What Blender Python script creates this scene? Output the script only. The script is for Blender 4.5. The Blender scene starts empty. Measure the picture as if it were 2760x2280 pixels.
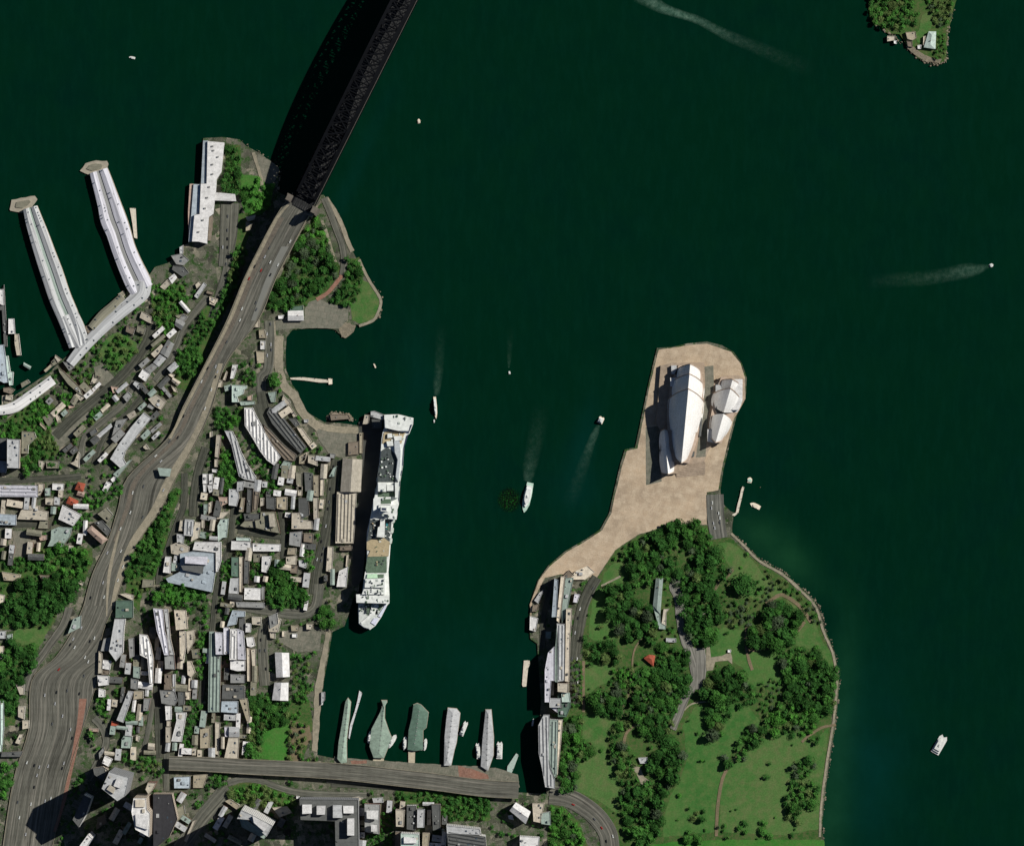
import bpy, bmesh, math, random
import numpy as np
from mathutils import Vector, Matrix, noise
R = math.radians
rnd = random.Random(7)
sc = bpy.context.scene
col = sc.collection

# ---------------------------------------------------------------- camera, sky, sun, exposure
S = 0.533                       # metres per photograph pixel
DIST = 9000.0
cam = bpy.data.objects.new('camera', bpy.data.cameras.new('camera'))
col.objects.link(cam); sc.camera = cam
cam.location = (0, 0, DIST); cam.rotation_euler = (0, 0, 0)
cam.data.sensor_width = 36.0
cam.data.lens = 36.0 * DIST / (2760 * S)
cam.data.clip_start = 100.0; cam.data.clip_end = 30000.0

SUN_EL, SUN_AZ = 42.0, 63.0     # azimuth clockwise from north (+Y)
world = bpy.data.worlds.new('World'); sc.world = world
world.use_nodes = True
wn = world.node_tree.nodes; wl = world.node_tree.links
sky = wn.new('ShaderNodeTexSky'); sky.sky_type = 'NISHITA'; sky.sun_disc = False
sky.air_density = 0.55; sky.dust_density = 0.2; sky.ozone_density = 1.5
sky.sun_elevation = R(SUN_EL); sky.sun_rotation = R(SUN_AZ)
wl.new(sky.outputs[0], wn['Background'].inputs[0]); wn['Background'].inputs[1].default_value = 0.05
sun = bpy.data.objects.new('sun', bpy.data.lights.new('sun', 'SUN')); col.objects.link(sun)
sun.data.energy = 5.0; sun.data.angle = R(0.5); sun.data.color = (1.0, 0.965, 0.90)
sd = Vector((math.sin(R(SUN_AZ)) * math.cos(R(SUN_EL)), math.cos(R(SUN_AZ)) * math.cos(R(SUN_EL)), math.sin(R(SUN_EL))))
sun.rotation_euler = sd.to_track_quat('Z', 'Y').to_euler(); sun.location = (300, 300, 800)
sc.view_settings.view_transform = 'Standard'; sc.view_settings.look = 'None'
sc.view_settings.exposure = 0.12; sc.view_settings.gamma = 1.0
sc.render.engine = 'CYCLES'
try:
    sc.cycles.use_denoising = True
except Exception: pass

# ---------------------------------------------------------------- photograph frames -> world metres
a_, b_ = 500 / 1736, 580 / 1736
TILES = dict(W=(0, 0, 2760 / 2101), X=(0, 0, 1), A=(0, 350, a_), B=(450, 350, a_), C=(700, 0, a_), D=(0, 750, a_), E=(400, 750, a_),
             F=(700, 700, a_), G=(0, 1200, a_), H=(400, 1200, a_), I=(700, 1100, a_), J=(0, 1700, b_), K=(400, 1700, b_),
             L=(900, 1700, b_), M=(1650, 850, a_), N=(1350, 1400, a_), O=(1800, 1350, a_), P=(1400, 1780, a_),
             Q=(1850, 1780, a_), R=(2300, 0, 350 / 2102), S=(1100, 1000, 600 / 2102), T=(900, 1400, 300 / 1736),
             U=(0, 850, 300 / 1736), V=(1950, 1250, 200 / 2042), Y=(2350, 650, 410 / 2034), Z=(2400, 1850, 300 / 2083))
def P2(t, x, y):
    ox, oy, s = TILES[t]
    return ((ox + x * s - 1380) * S, -(oy + y * s - 1140) * S)
def PP(t, txt):
    return [P2(t, *map(float, p.split(','))) for p in txt.split()]
def area(p):
    return 0.5 * sum(p[i][0] * p[(i + 1) % len(p)][1] - p[(i + 1) % len(p)][0] * p[i][1] for i in range(len(p)))
def ccw(p): return p if area(p) > 0 else p[::-1]
def centroid(p): return (sum(q[0] for q in p) / len(p), sum(q[1] for q in p) / len(p))
def inside(p, x, y):
    c = False; n = len(p)
    for i in range(n):
        x1, y1 = p[i]; x2, y2 = p[(i + 1) % n]
        if (y1 > y) != (y2 > y) and x < (x2 - x1) * (y - y1) / (y2 - y1) + x1: c = not c
    return c
def edge_dist(p, x, y):
    d = 1e9; n = len(p)
    for i in range(n):
        x1, y1 = p[i]; x2, y2 = p[(i + 1) % n]
        dx, dy = x2 - x1, y2 - y1; L = dx * dx + dy * dy or 1e-9
        t = max(0, min(1, ((x - x1) * dx + (y - y1) * dy) / L))
        d = min(d, math.hypot(x - x1 - t * dx, y - y1 - t * dy))
    return d

# ---------------------------------------------------------------- materials
class NT:
    def __init__(s, name, rough=0.9, spec=0.2):
        s.m = bpy.data.materials.new(name); s.m.use_nodes = True
        s.n = s.m.node_tree.nodes; s.l = s.m.node_tree.links
        s.b = s.n['Principled BSDF']; s.b.inputs['Roughness'].default_value = rough
        s.b.inputs['Specular IOR Level'].default_value = spec
    def new(s, t, **k):
        n = s.n.new(t)
        for a, v in k.items(): setattr(n, a, v)
        return n
    def coord(s, kind='pos', scale=(1, 1, 1)):
        if kind == 'pos': o = s.new('ShaderNodeNewGeometry').outputs['Position']
        else: o = s.new('ShaderNodeTexCoord').outputs['Object' if kind == 'obj' else 'UV']
        mp = s.new('ShaderNodeMapping'); mp.inputs['Scale'].default_value = scale
        s.l.new(o, mp.inputs['Vector']); return mp.outputs[0]
    def noise(s, vec, scale, detail=4, rough=0.6, lo=0.35, hi=0.65):
        t = s.new('ShaderNodeTexNoise'); t.inputs['Scale'].default_value = scale
        t.inputs['Detail'].default_value = detail; t.inputs['Roughness'].default_value = rough
        s.l.new(vec, t.inputs['Vector'])
        r = s.new('ShaderNodeMapRange'); r.inputs['From Min'].default_value = lo; r.inputs['From Max'].default_value = hi
        s.l.new(t.outputs[0], r.inputs['Value']); return r.outputs[0]
    def mix(s, f, a, b, mode='MIX'):
        m = s.new('ShaderNodeMix', data_type='RGBA', blend_type=mode)
        for v, i in ((f, 0), (a, 6), (b, 7)):
            if isinstance(v, (int, float)): m.inputs[i].default_value = v
            elif isinstance(v, tuple): m.inputs[i].default_value = (*v, 1)
            else: s.l.new(v, m.inputs[i])
        return m.outputs[2]
    def math(s, op, a, b=0.0):
        m = s.new('ShaderNodeMath', operation=op)
        for v, i in ((a, 0), (b, 1)):
            if isinstance(v, (int, float)): m.inputs[i].default_value = v
            else: s.l.new(v, m.inputs[i])
        return m.outputs[0]
    def base(s, c): s.l.new(c, s.b.inputs['Base Color'])
    def rand(s, c, lo=0.82, hi=1.12):
        o = s.new('ShaderNodeObjectInfo').outputs['Random']
        r = s.new('ShaderNodeMapRange'); r.inputs['To Min'].default_value = lo; r.inputs['To Max'].default_value = hi
        s.l.new(o, r.inputs['Value'])
        h = s.new('ShaderNodeHueSaturation'); s.l.new(c, h.inputs['Color']); s.l.new(r.outputs[0], h.inputs['Value'])
        return h.outputs[0]
def sc3(c, k): return tuple(min(1, v * k) for v in c)
MATS = {}
ROOFC = dict(w=(.80, .79, .77), lg=(.52, .53, .53), g=(.30, .305, .295), dg=(.12, .125, .12), be=(.55, .50, .405), cr=(.70, .625, .50),
             br=(.23, .19, .145), re=(.42, .095, .05), pk=(.54, .40, .32), bl=(.46, .53, .58), gr=(.34, .42, .37), gw=(.58, .70, .63),
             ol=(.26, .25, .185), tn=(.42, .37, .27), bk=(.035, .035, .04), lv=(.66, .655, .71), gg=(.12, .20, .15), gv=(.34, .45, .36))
ROOFW = dict(w='white', lg='pale grey', g='mid grey', dg='dark grey', be='beige', cr='cream', br='brown', re='red-roofed', pk='pinkish',
             bl='blue-grey', gr='grey-green', gw='pale green', ol='olive-brown', tn='tan', bk='black', gv='green-grey', lv='lilac-white', gg='green')
def roofmat(c):
    k = 'roof_' + c
    if k in MATS: return MATS[k]
    t = NT(k, 0.75, 0.25); C0 = ROOFC[c]
    v = t.coord('obj')
    g = t.noise(v, 0.18, 6, 0.65, 0.3, 0.7)
    c1 = t.mix(g, sc3(C0, 0.68), sc3(C0, 1.08))
    st = t.noise(t.coord('obj', (0.09, 0.9, 1)), 0.5, 5, 0.65, 0.45, 0.7)
    c1 = t.mix(t.math('MULTIPLY', st, 0.45), c1, sc3(C0, 0.5))
    br = t.new('ShaderNodeTexBrick'); t.l.new(v, br.inputs['Vector'])
    br.inputs['Scale'].default_value = 0.25; br.inputs['Mortar Size'].default_value = 0.03
    br.inputs['Color1'].default_value = (1, 1, 1, 1); br.inputs['Color2'].default_value = (.86, .86, .86, 1); br.inputs['Mortar'].default_value = (.6, .6, .6, 1)
    c1 = t.mix(1.0, c1, br.outputs[0], 'MULTIPLY')
    sp = t.noise(v, 1.3, 2, 0.5, 0.66, 0.7)
    c1 = t.mix(t.math('MULTIPLY', sp, 0.7), c1, (.06, .06, .055))
    t.base(t.rand(c1)); MATS[k] = t.m; return t.m
def wallmat(c):
    k = 'wall_' + c
    if k in MATS: return MATS[k]
    t = NT(k, 0.8, 0.3); C0 = {'w': (.7, .68, .64), 's': (.42, .35, .27), 'g': (.3, .3, .3), 'b': (.26, .14, .1), 'd': (.09, .09, .1)}[c]
    br = t.new('ShaderNodeTexBrick'); t.l.new(t.coord('uv'), br.inputs['Vector'])
    br.offset = 0.0
    br.inputs['Scale'].default_value = 1.0; br.inputs['Brick Width'].default_value = 2.6; br.inputs['Row Height'].default_value = 3.2
    br.inputs['Mortar Size'].default_value = 0.75; br.inputs['Mortar Smooth'].default_value = 0.0
    br.inputs['Color1'].default_value = (.02, .03, .04, 1); br.inputs['Color2'].default_value = (.05, .06, .07, 1); br.inputs['Mortar'].default_value = (*C0, 1)
    t.base(t.rand(br.outputs[0])); MATS[k] = t.m; return t.m
def plain(name, c, rough=0.8, spec=0.3, var=0.75, scale=0.4, kind='obj', metal=0.0):
    if name in MATS: return MATS[name]
    t = NT(name, rough, spec); t.b.inputs['Metallic'].default_value = metal
    t.base(t.mix(t.noise(t.coord(kind), scale, 5, 0.6, 0.3, 0.7), sc3(c, var), sc3(c, 1.08))); MATS[name] = t.m; return t.m
def groundmat(name, cols, s1=0.02, s2=0.15, s3=0.8, rough=0.95):
    """three colours mixed by noise of three sizes"""
    if name in MATS: return MATS[name]
    t = NT(name, rough, 0.1); p = t.coord('pos')
    c = t.mix(t.noise(p, s1, 4, 0.6, 0.38, 0.62), cols[0], cols[1])
    c = t.mix(t.noise(p, s2, 5, 0.7, 0.42, 0.68), c, cols[2])
    f = t.noise(p, s3, 3, 0.7, 0.3, 0.7)
    c = t.mix(f, t.mix(1.0, c, (.7, .7, .7), 'MULTIPLY'), t.mix(1.0, c, (1.15, 1.15, 1.15), 'MULTIPLY'))
    t.base(c); MATS[name] = t.m; return t.m
def citymat():
    t = NT('city_ground', 0.95, 0.1); p = t.coord('pos')
    mp = t.new('ShaderNodeMapping'); mp.inputs['Rotation'].default_value = (0, 0, R(-12)); t.l.new(p, mp.inputs['Vector'])
    vo = t.new('ShaderNodeTexVoronoi', distance='CHEBYCHEV'); vo.inputs['Scale'].default_value = 0.11; t.l.new(mp.outputs[0], vo.inputs['Vector'])
    sp = t.new('ShaderNodeSeparateColor'); t.l.new(vo.outputs['Color'], sp.inputs[0])
    rp = t.new('ShaderNodeValToRGB'); rp.color_ramp.interpolation = 'CONSTANT'; t.l.new(sp.outputs[0], rp.inputs[0])
    e = rp.color_ramp.elements
    e[0].position = 0; e[0].color = (.035, .042, .026, 1); e[1].position = .3; e[1].color = (.10, .10, .075, 1)
    for pos, c in ((.55, (.030, .058, .018)), (.66, (.13, .125, .095)), (.80, (.24, .215, .165)), (.90, (.022, .024, .018))):
        x = e.new(pos); x.color = (*c, 1)
    c = t.mix(t.noise(p, 0.03, 5, 0.6, 0.35, 0.65), rp.outputs[0], (.105, .106, .078))
    c = t.mix(t.noise(p, 0.12, 5, 0.7, 0.50, 0.62), c, (.024, .062, .014))
    c = t.mix(t.noise(p, 0.5, 3, 0.7, 0.62, 0.68), c, (.30, .28, .22))
    c = t.mix(t.noise(p, 0.9, 3, 0.6, 0.3, 0.7), t.mix(1.0, c, (.6, .6, .6), 'MULTIPLY'), t.mix(1.0, c, (1.3, 1.3, 1.3), 'MULTIPLY'))
    t.base(c); return t.m
def roadmat(name, c, c2, line=0.35, lane=3.4):
    """asphalt whose stains, tyre wear and lane lines run along the road (UV in metres)"""
    if name in MATS: return MATS[name]
    t = NT(name, 0.9, 0.15); uv = t.coord('uv', (1, 0.035, 1))
    k = t.mix(t.noise(uv, 0.6, 5, 0.7, 0.36, 0.64), sc3(c, .5), sc3(c, 1.12))
    k = t.mix(t.noise(t.coord('uv', (1, 0.012, 1)), 0.35, 4, 0.65, 0.5, 0.66), k, c2)
    k = t.mix(t.noise(t.coord('uv', (1, 0.03, 1)), 0.22, 3, 0.6, 0.56, 0.66), k, sc3(c, .4))
    k = t.mix(t.noise(t.coord('pos'), 0.05, 4, 0.6, 0.3, 0.7), t.mix(1.0, k, (.75, .75, .75), 'MULTIPLY'), k)
    sp = t.new('ShaderNodeSeparateXYZ'); t.l.new(t.coord('uv'), sp.inputs[0])
    fr = t.math('FRACT', t.math('DIVIDE', sp.outputs[0], lane)); ln = t.math('LESS_THAN', fr, 0.055)
    ds = t.math('LESS_THAN', t.math('FRACT', t.math('DIVIDE', sp.outputs[1], 9.0)), 0.55)
    k = t.mix(t.math('MULTIPLY', t.math('MULTIPLY', ln, ds), line), k, (.6, .6, .55))
    t.base(k); MATS[name] = t.m; return t.m
def jointed(m, w, h, k):
    """paving joints over an existing ground material"""
    t = NT.__new__(NT); t.m = m; t.n = m.node_tree.nodes; t.l = m.node_tree.links; t.b = t.n['Principled BSDF']
    src = t.b.inputs['Base Color'].links[0].from_socket
    br = t.new('ShaderNodeTexBrick'); mp = t.new('ShaderNodeMapping'); mp.inputs['Rotation'].default_value = (0, 0, R(12)); t.l.new(t.coord('pos'), mp.inputs['Vector']); t.l.new(mp.outputs[0], br.inputs['Vector'])
    br.inputs['Scale'].default_value = 1.0; br.inputs['Brick Width'].default_value = w; br.inputs['Row Height'].default_value = h; br.inputs['Mortar Size'].default_value = .5
    br.inputs['Color1'].default_value = (1, 1, 1, 1); br.inputs['Color2'].default_value = (.95, .95, .95, 1); br.inputs['Mortar'].default_value = (k, k, k, 1)
    t.base(t.mix(1.0, src, br.outputs[0], 'MULTIPLY')); return m
def longroof(c):
    """pale metal roofing streaked lengthwise by rust, gutters and patched sheets"""
    k = 'long_roof_' + c
    if k in MATS: return MATS[k]
    t = NT(k, .75, .25); C0 = ROOFC[c]; q = t.mix(t.noise(t.coord('uv', (1, .02, 1)), .30, 4, .7, .38, .62), sc3(C0, .5), sc3(C0, 1.02))
    q = t.mix(t.noise(t.coord('uv', (1, .05, 1)), .12, 3, .6, .5, .62), q, sc3(C0, .8)); q = t.mix(t.noise(t.coord('uv', (1, .25, 1)), .5, 4, .7, .62, .68), q, (.07, .07, .065))
    t.base(q); MATS[k] = t.m; return t.m
CITY = citymat()
ASPH = roadmat('asphalt', (.115, .117, .095), (.18, .175, .14), .15)
ASPHD = roadmat('asphalt_dark', (.066, .070, .054), (.11, .11, .085), .12)
HWY = roadmat('motorway_asphalt', (.122, .121, .099), (.215, .202, .168), 0.14, 3.3)
HWY2 = roadmat('motorway_asphalt_pale', (.135, .137, .118), (.23, .222, .19), 0.14, 3.3)
PATH = groundmat('path_paving', ((.25, .225, .165), (.19, .175, .13), (.31, .275, .205)))
PAVE = groundmat('grey_paving', ((.16, .16, .125), (.12, .125, .095), (.21, .195, .155)))
SAND = groundmat('pink_granite_paving', ((.44, .34, .235), (.33, .26, .185), (.49, .40, .29)), 0.018, 0.10, 0.9)
jointed(SAND, 17, 8, .91); jointed(PAVE, 9, 9, .82)
REDP = groundmat('red_surfacing', ((.24, .12, .085), (.18, .1, .075), (.27, .16, .12)), 0.05, 0.3)
DIRT = groundmat('bare_earth', ((.21, .15, .10), (.15, .12, .075), (.12, .12, .06)), 0.05, 0.3)
LAWN = groundmat('lawn_grass', ((.034, .118, .024), (.060, .142, .034), (.085, .14, .042)), 0.010, 0.09, 0.7)
LAWNB = groundmat('bright_lawn_grass', ((.028, .14, .018), (.05, .165, .028), (.07, .145, .034)), 0.02, 0.1, 0.6)
LAWNO = groundmat('olive_lawn_grass', ((.070, .142, .038), (.045, .128, .028), (.105, .138, .050)), 0.012, 0.08, 0.6)
SCRUB = groundmat('undergrowth', ((.022, .080, .014), (.045, .108, .024), (.095, .10, .042)), 0.04, 0.25, 1.0)
ROCK = groundmat('shore_rock', ((.26, .22, .16), (.18, .16, .12), (.11, .10, .07)), 0.1, 0.5, 1.5)
STONE = groundmat('seawall_stone', ((.33, .29, .21), (.25, .225, .165), (.18, .165, .12)), 0.06, 0.3, 1.2)

# ---------------------------------------------------------------- mesh and object helpers
class MB:
    def __init__(s): s.v = []; s.f = []; s.uv = []; s.mi = []
    def face(s, pts, uvs=None, mi=0):
        b = len(s.v); s.v += [tuple(p) for p in pts]; s.f.append(tuple(range(b, b + len(pts)))); s.uv.append(uvs); s.mi.append(mi)
    def prism(s, poly, z0, z1, uv0=0.0, bottom=False, top=True, mi=0):
        poly = ccw(poly); u = uv0; n = len(poly)
        for i in range(n):
            a, b = poly[i], poly[(i + 1) % n]; L = math.hypot(b[0] - a[0], b[1] - a[1])
            s.face([(*a, z0), (*b, z0), (*b, z1), (*a, z1)], [(u, 0), (u + L, 0), (u + L, z1 - z0), (u, z1 - z0)], mi); u += L
        if top: s.face([(*p, z1) for p in poly], [(p[0], p[1]) for p in poly], mi)
        if bottom: s.face([(*p, z0) for p in poly[::-1]], None, mi)
    def box(s, c, d, rz=0.0, mi=0):
        x, y, z = c; a, b, h = d[0] / 2, d[1] / 2, d[2]; cs, sn = math.cos(rz), math.sin(rz)
        s.prism([(x + cs * u - sn * v, y + sn * u + cs * v) for u, v in ((-a, -b), (a, -b), (a, b), (-a, b))], z, z + h, bottom=True, mi=mi)
    def bar(s, p, q, w, h=None, mi=0):
        p, q = Vector(p), Vector(q); d = (q - p)
        if d.length < 1e-6: return
        d.normalize(); h = h or w
        up = Vector((0, 0, 1)) if abs(d.z) < 0.95 else Vector((1, 0, 0))
        x = d.cross(up).normalized() * w / 2; y = x.cross(d).normalized() * h / 2
        A = [p - x - y, p + x - y, p + x + y, p - x + y]; B_ = [q - x - y, q + x - y, q + x + y, q - x + y]
        for i in range(4):
            j = (i + 1) % 4; s.face([A[i], A[j], B_[j], B_[i]], mi=mi)
        s.face(A[::-1], mi=mi); s.face(B_, mi=mi)
    def cyl(s, c, r, h, n=10, r2=None, mi=0):
        r2 = r if r2 is None else r2; x, y, z = c
        A = [(x + r * math.cos(2 * math.pi * i / n), y + r * math.sin(2 * math.pi * i / n), z) for i in range(n)]
        B_ = [(x + r2 * math.cos(2 * math.pi * i / n), y + r2 * math.sin(2 * math.pi * i / n), z + h) for i in range(n)]
        for i in range(n):
            j = (i + 1) % n; s.face([A[i], A[j], B_[j], B_[i]], mi=mi)
        s.face(B_, mi=mi)
    def build(s, name, mats, parent=None, loc=(0, 0, 0), rot=0.0, smooth=False):
        me = bpy.data.meshes.new(name)
        me.from_pydata(s.v, [], s.f)
        if any(u is not None for u in s.uv):
            ul = me.uv_layers.new(name='UVMap'); data = []
            for f, u in zip(s.f, s.uv):
                for i in range(len(f)): data += list(u[i]) if u else [0.0, 0.0]
            ul.data.foreach_set('uv', data)
        for m in (mats if isinstance(mats, (list, tuple)) else [mats]): me.materials.append(m)
        me.polygons.foreach_set('material_index', s.mi)
        if smooth: me.polygons.foreach_set('use_smooth', [True] * len(s.f))
        me.update()
        o = bpy.data.objects.new(name, me); col.objects.link(o); o.location = loc; o.rotation_euler.z = rot
        if parent: o.parent = parent
        return o
def tag(o, label=None, cat=None, group=None, kind=None):
    if label: o['label'] = label
    if cat: o['category'] = cat
    if group: o['group'] = group
    if kind: o['kind'] = kind
    return o
def empty(name, loc=(0, 0, 0), rz=0.0):
    o = bpy.data.objects.new(name, None); col.objects.link(o); o.location = loc; o.rotation_euler.z = rz; o.empty_display_size = 2; return o
def thing(name, label, cat, loc=(0, 0, 0), rz=0.0, group=None): return tag(empty(name, loc, rz), label, cat, group)
def loc_pts(pts, o, rz):
    cs, sn = math.cos(-rz), math.sin(-rz)
    return [((x - o[0]) * cs - (y - o[1]) * sn, (x - o[0]) * sn + (y - o[1]) * cs) for x, y in pts]
def long_angle(p):
    best = (0, 0)
    for i in range(len(p)):
        a, b = p[i], p[(i + 1) % len(p)]; L = math.hypot(b[0] - a[0], b[1] - a[1])
        if L > best[0]: best = (L, math.atan2(b[1] - a[1], b[0] - a[0]))
    return best[1]
def jag(p, amp=1.2, step=6.0, r=random.Random(3)):
    out = []
    for i in range(len(p)):
        a, b = p[i], p[(i + 1) % len(p)]; L = math.hypot(b[0] - a[0], b[1] - a[1]); n = max(1, int(L / step))
        for k in range(n):
            t = k / n; x, y = a[0] + (b[0] - a[0]) * t, a[1] + (b[1] - a[1]) * t
            out.append((x + r.uniform(-amp, amp), y + r.uniform(-amp, amp)))
    return out
def slab(name, poly, z0, z1, mat, kind='structure', rough=0.0):
    m = MB(); m.prism(jag(poly, rough) if rough else poly, z0, z1); o = m.build(name, mat); tag(o, kind=kind); return o
def ribbon(name, pts, zs, widths, mat, kind='structure', thick=0.5, parent=None, offs=0.0, wallmat_=None, pier=None):
    """a strip along a centre line; UV across and along in metres"""
    m = MB(); n = len(pts); acc = 0.0; rows = []
    for i in range(n):
        a = pts[max(0, i - 1)]; b = pts[min(n - 1, i + 1)]; d = Vector((b[0] - a[0], b[1] - a[1])).normalized()
        if i: acc += math.hypot(pts[i][0] - pts[i - 1][0], pts[i][1] - pts[i - 1][1])
        w = widths[i] / 2; nx, ny = -d.y, d.x
        rows.append(((pts[i][0] + nx * w, pts[i][1] + ny * w, zs[i]), (pts[i][0] - nx * w, pts[i][1] - ny * w, zs[i]), acc, w))
    for i in range(n - 1):
        (a, b, s0, w0), (c, d, s1, w1) = rows[i], rows[i + 1]
        m.face([b, d, c, a], [(w0, s0), (w1, s1), (-w1, s1), (-w0, s0)])
        for p, q in ((a, c), (d, b)):
            z = lambda r: (r[0], r[1], r[2] - thick if thick >= 0 else 0.0)
            m.face([p, q, z(q), z(p)], [(0, 0), (1, 0), (1, 1), (0, 1)], 1)
    for (a, b, s0, w0), fl in ((rows[0], 0), (rows[-1], 1)):
        z = lambda r: (r[0], r[1], r[2] - thick if thick >= 0 else 0.0)
        m.face([a, b, z(b), z(a)], None, 1)
    o = m.build(name, [mat, wallmat_ or mat], parent)
    if not parent: tag(o, kind=kind)
    return o
def smooth_line(pts, it=2):
    """Catmull-Rom refine of tuples of any length"""
    out = []; n = len(pts); K = 5
    for i in range(n - 1):
        p0, p1, p2, p3 = pts[max(0, i - 1)], pts[i], pts[i + 1], pts[min(n - 1, i + 2)]
        for k in range(K):
            t = k / K
            out.append(tuple(0.5 * ((2 * b) + (-a + c) * t + (2 * a - 5 * b + 4 * c - d) * t * t + (-a + 3 * b - 3 * c + d) * t ** 3)
                             for a, b, c, d in zip(p0, p1, p2, p3)))
    out.append(tuple(pts[-1])); return out
ORD = ['northernmost', 'second', 'third', 'fourth', 'fifth', 'sixth', 'seventh', 'eighth', 'ninth', 'tenth', 'eleventh', 'twelfth', 'thirteenth',
       'fourteenth', 'fifteenth', 'sixteenth', 'seventeenth', 'eighteenth', 'nineteenth', 'twentieth']
def ordn(i, n):
    if n > 1 and i == n - 1: return 'southernmost'
    return ORD[i] if i < 20 else 'twenty-' + ['first', 'second', 'third', 'fourth', 'fifth', 'sixth', 'seventh', 'eighth', 'ninth'][min(8, i - 20)]
def number_labels(items):
    """items: (object, y, phrase, place) -> unique labels by counting from the north"""
    g = {}
    for o, y, ph, pl in items: g.setdefault((ph, pl), []).append((o, y))
    for (ph, pl), L in g.items():
        L.sort(key=lambda t: -t[1])
        for i, (o, y) in enumerate(L):
            if len(L) == 1: o['label'] = '%s %s' % (ph, pl)
            elif i == 0: o['label'] = 'northernmost %s %s' % (ph, pl)
            elif i == len(L) - 1: o['label'] = 'southernmost %s %s' % (ph, pl)
            else: o['label'] = '%s %s from the north %s' % (ordn(i, 999), ph, pl)

# ================================================================ THE SETTING
GZ = 2.0
# water: a fine grid whose colour attribute holds the turbid shallows near the eastern and cove shores
def build_water():
    nx, ny = 170, 140; x0, x1, y0, y1 = -2600, 2600, -2400, 2400
    xs = np.linspace(-900, 900, nx - 2); xs = np.concatenate([[x0], xs, [x1]]); ys = np.linspace(-760, 760, ny - 2); ys = np.concatenate([[y0], ys, [y1]])
    X, Y = np.meshgrid(xs, ys); V = np.stack([X.ravel(), Y.ravel(), np.zeros(X.size)], 1)
    F = [(j * nx + i, j * nx + i + 1, (j + 1) * nx + i + 1, (j + 1) * nx + i) for j in range(ny - 1) for i in range(nx - 1)]
    me = bpy.data.meshes.new('water'); me.from_pydata(V.tolist(), [], F); at = me.color_attributes.new('shallows', 'FLOAT_COLOR', 'POINT')
    px = X.ravel() / S + 1380; py = -Y.ravel() / S + 1140; sh = np.zeros(X.size); tq = np.zeros(X.size)
    def g(cx, cy, rx, ry, a, rot=0.0):
        c, s = math.cos(R(rot)), math.sin(R(rot)); dx, dy = px - cx, py - cy
        u, v = (dx * c + dy * s) / rx, (-dx * s + dy * c) / ry
        return a * np.exp(-(u * u + v * v))
    sh += g(2075, 1465, 110, 60, .55, 35) + g(2140, 1520, 120, 40, .25, 40) + g(2268, 1990, 40, 290, .62, 4) + g(2240, 2250, 55, 180, .42, 0)
    tq += g(2340, 2050, 110, 260, .55, 5) + g(1570, 1180, 30, 120, .4, 15) + g(1550, 1330, 70, 90, .35, 0) + g(1300, 1800, 230, 120, .3, 0)
    tq += g(950, 480, 20, 260, .35, 24) + g(1130, 1010, 50, 160, .3, 0)
    c = np.stack([np.clip(sh, 0, 1), np.clip(tq, 0, 1), np.zeros(X.size), np.ones(X.size)], 1)
    at.data.foreach_set('color', c.ravel().astype(np.float32))
    t = NT('harbour_water', 0.22, 0.08); t.b.inputs['IOR'].default_value = 1.33
    p = t.coord('pos'); k = t.mix(t.noise(p, 0.004, 4, 0.55, 0.35, 0.65), (.0002, .0142, .0062), (.0003, .0130, .0078))
    k = t.mix(t.noise(p, 0.02, 5, 0.6, 0.35, 0.7), k, (.0005, .0158, .0070))
    k = t.mix(t.math('MULTIPLY', t.noise(t.coord('pos', (1, .25, 1)), 0.09, 5, .7, .45, .7), .5), k, (.0009, .0195, .0105))
    a = t.new('ShaderNodeAttribute', attribute_name='shallows'); sp = t.new('ShaderNodeSeparateColor'); t.l.new(a.outputs['Color'], sp.inputs[0])
    nz = t.noise(p, 0.012, 4, 0.6, 0.2, 0.7)
    k = t.mix(t.math('MULTIPLY', sp.outputs[0], t.math('ADD', nz, 0.25)), k, (.008, .048, .019))
    k = t.mix(t.math('MULTIPLY', sp.outputs[1], t.math('ADD', nz, 0.2)), k, (.001, .026, .022))
    t.base(k)
    nb = t.new('ShaderNodeTexNoise'); nb.inputs['Scale'].default_value = 0.25; nb.inputs['Detail'].default_value = 5; t.l.new(p, nb.inputs['Vector'])
    bp = t.new('ShaderNodeBump'); bp.inputs['Strength'].default_value = 0.25; bp.inputs['Distance'].default_value = 0.5
    t.l.new(nb.outputs[0], bp.inputs['Height']); t.l.new(bp.outputs[0], t.b.inputs['Normal'])
    me.materials.append(t.m); o = bpy.data.objects.new('water', me); col.objects.link(o); tag(o, kind='structure')
build_water()

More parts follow.
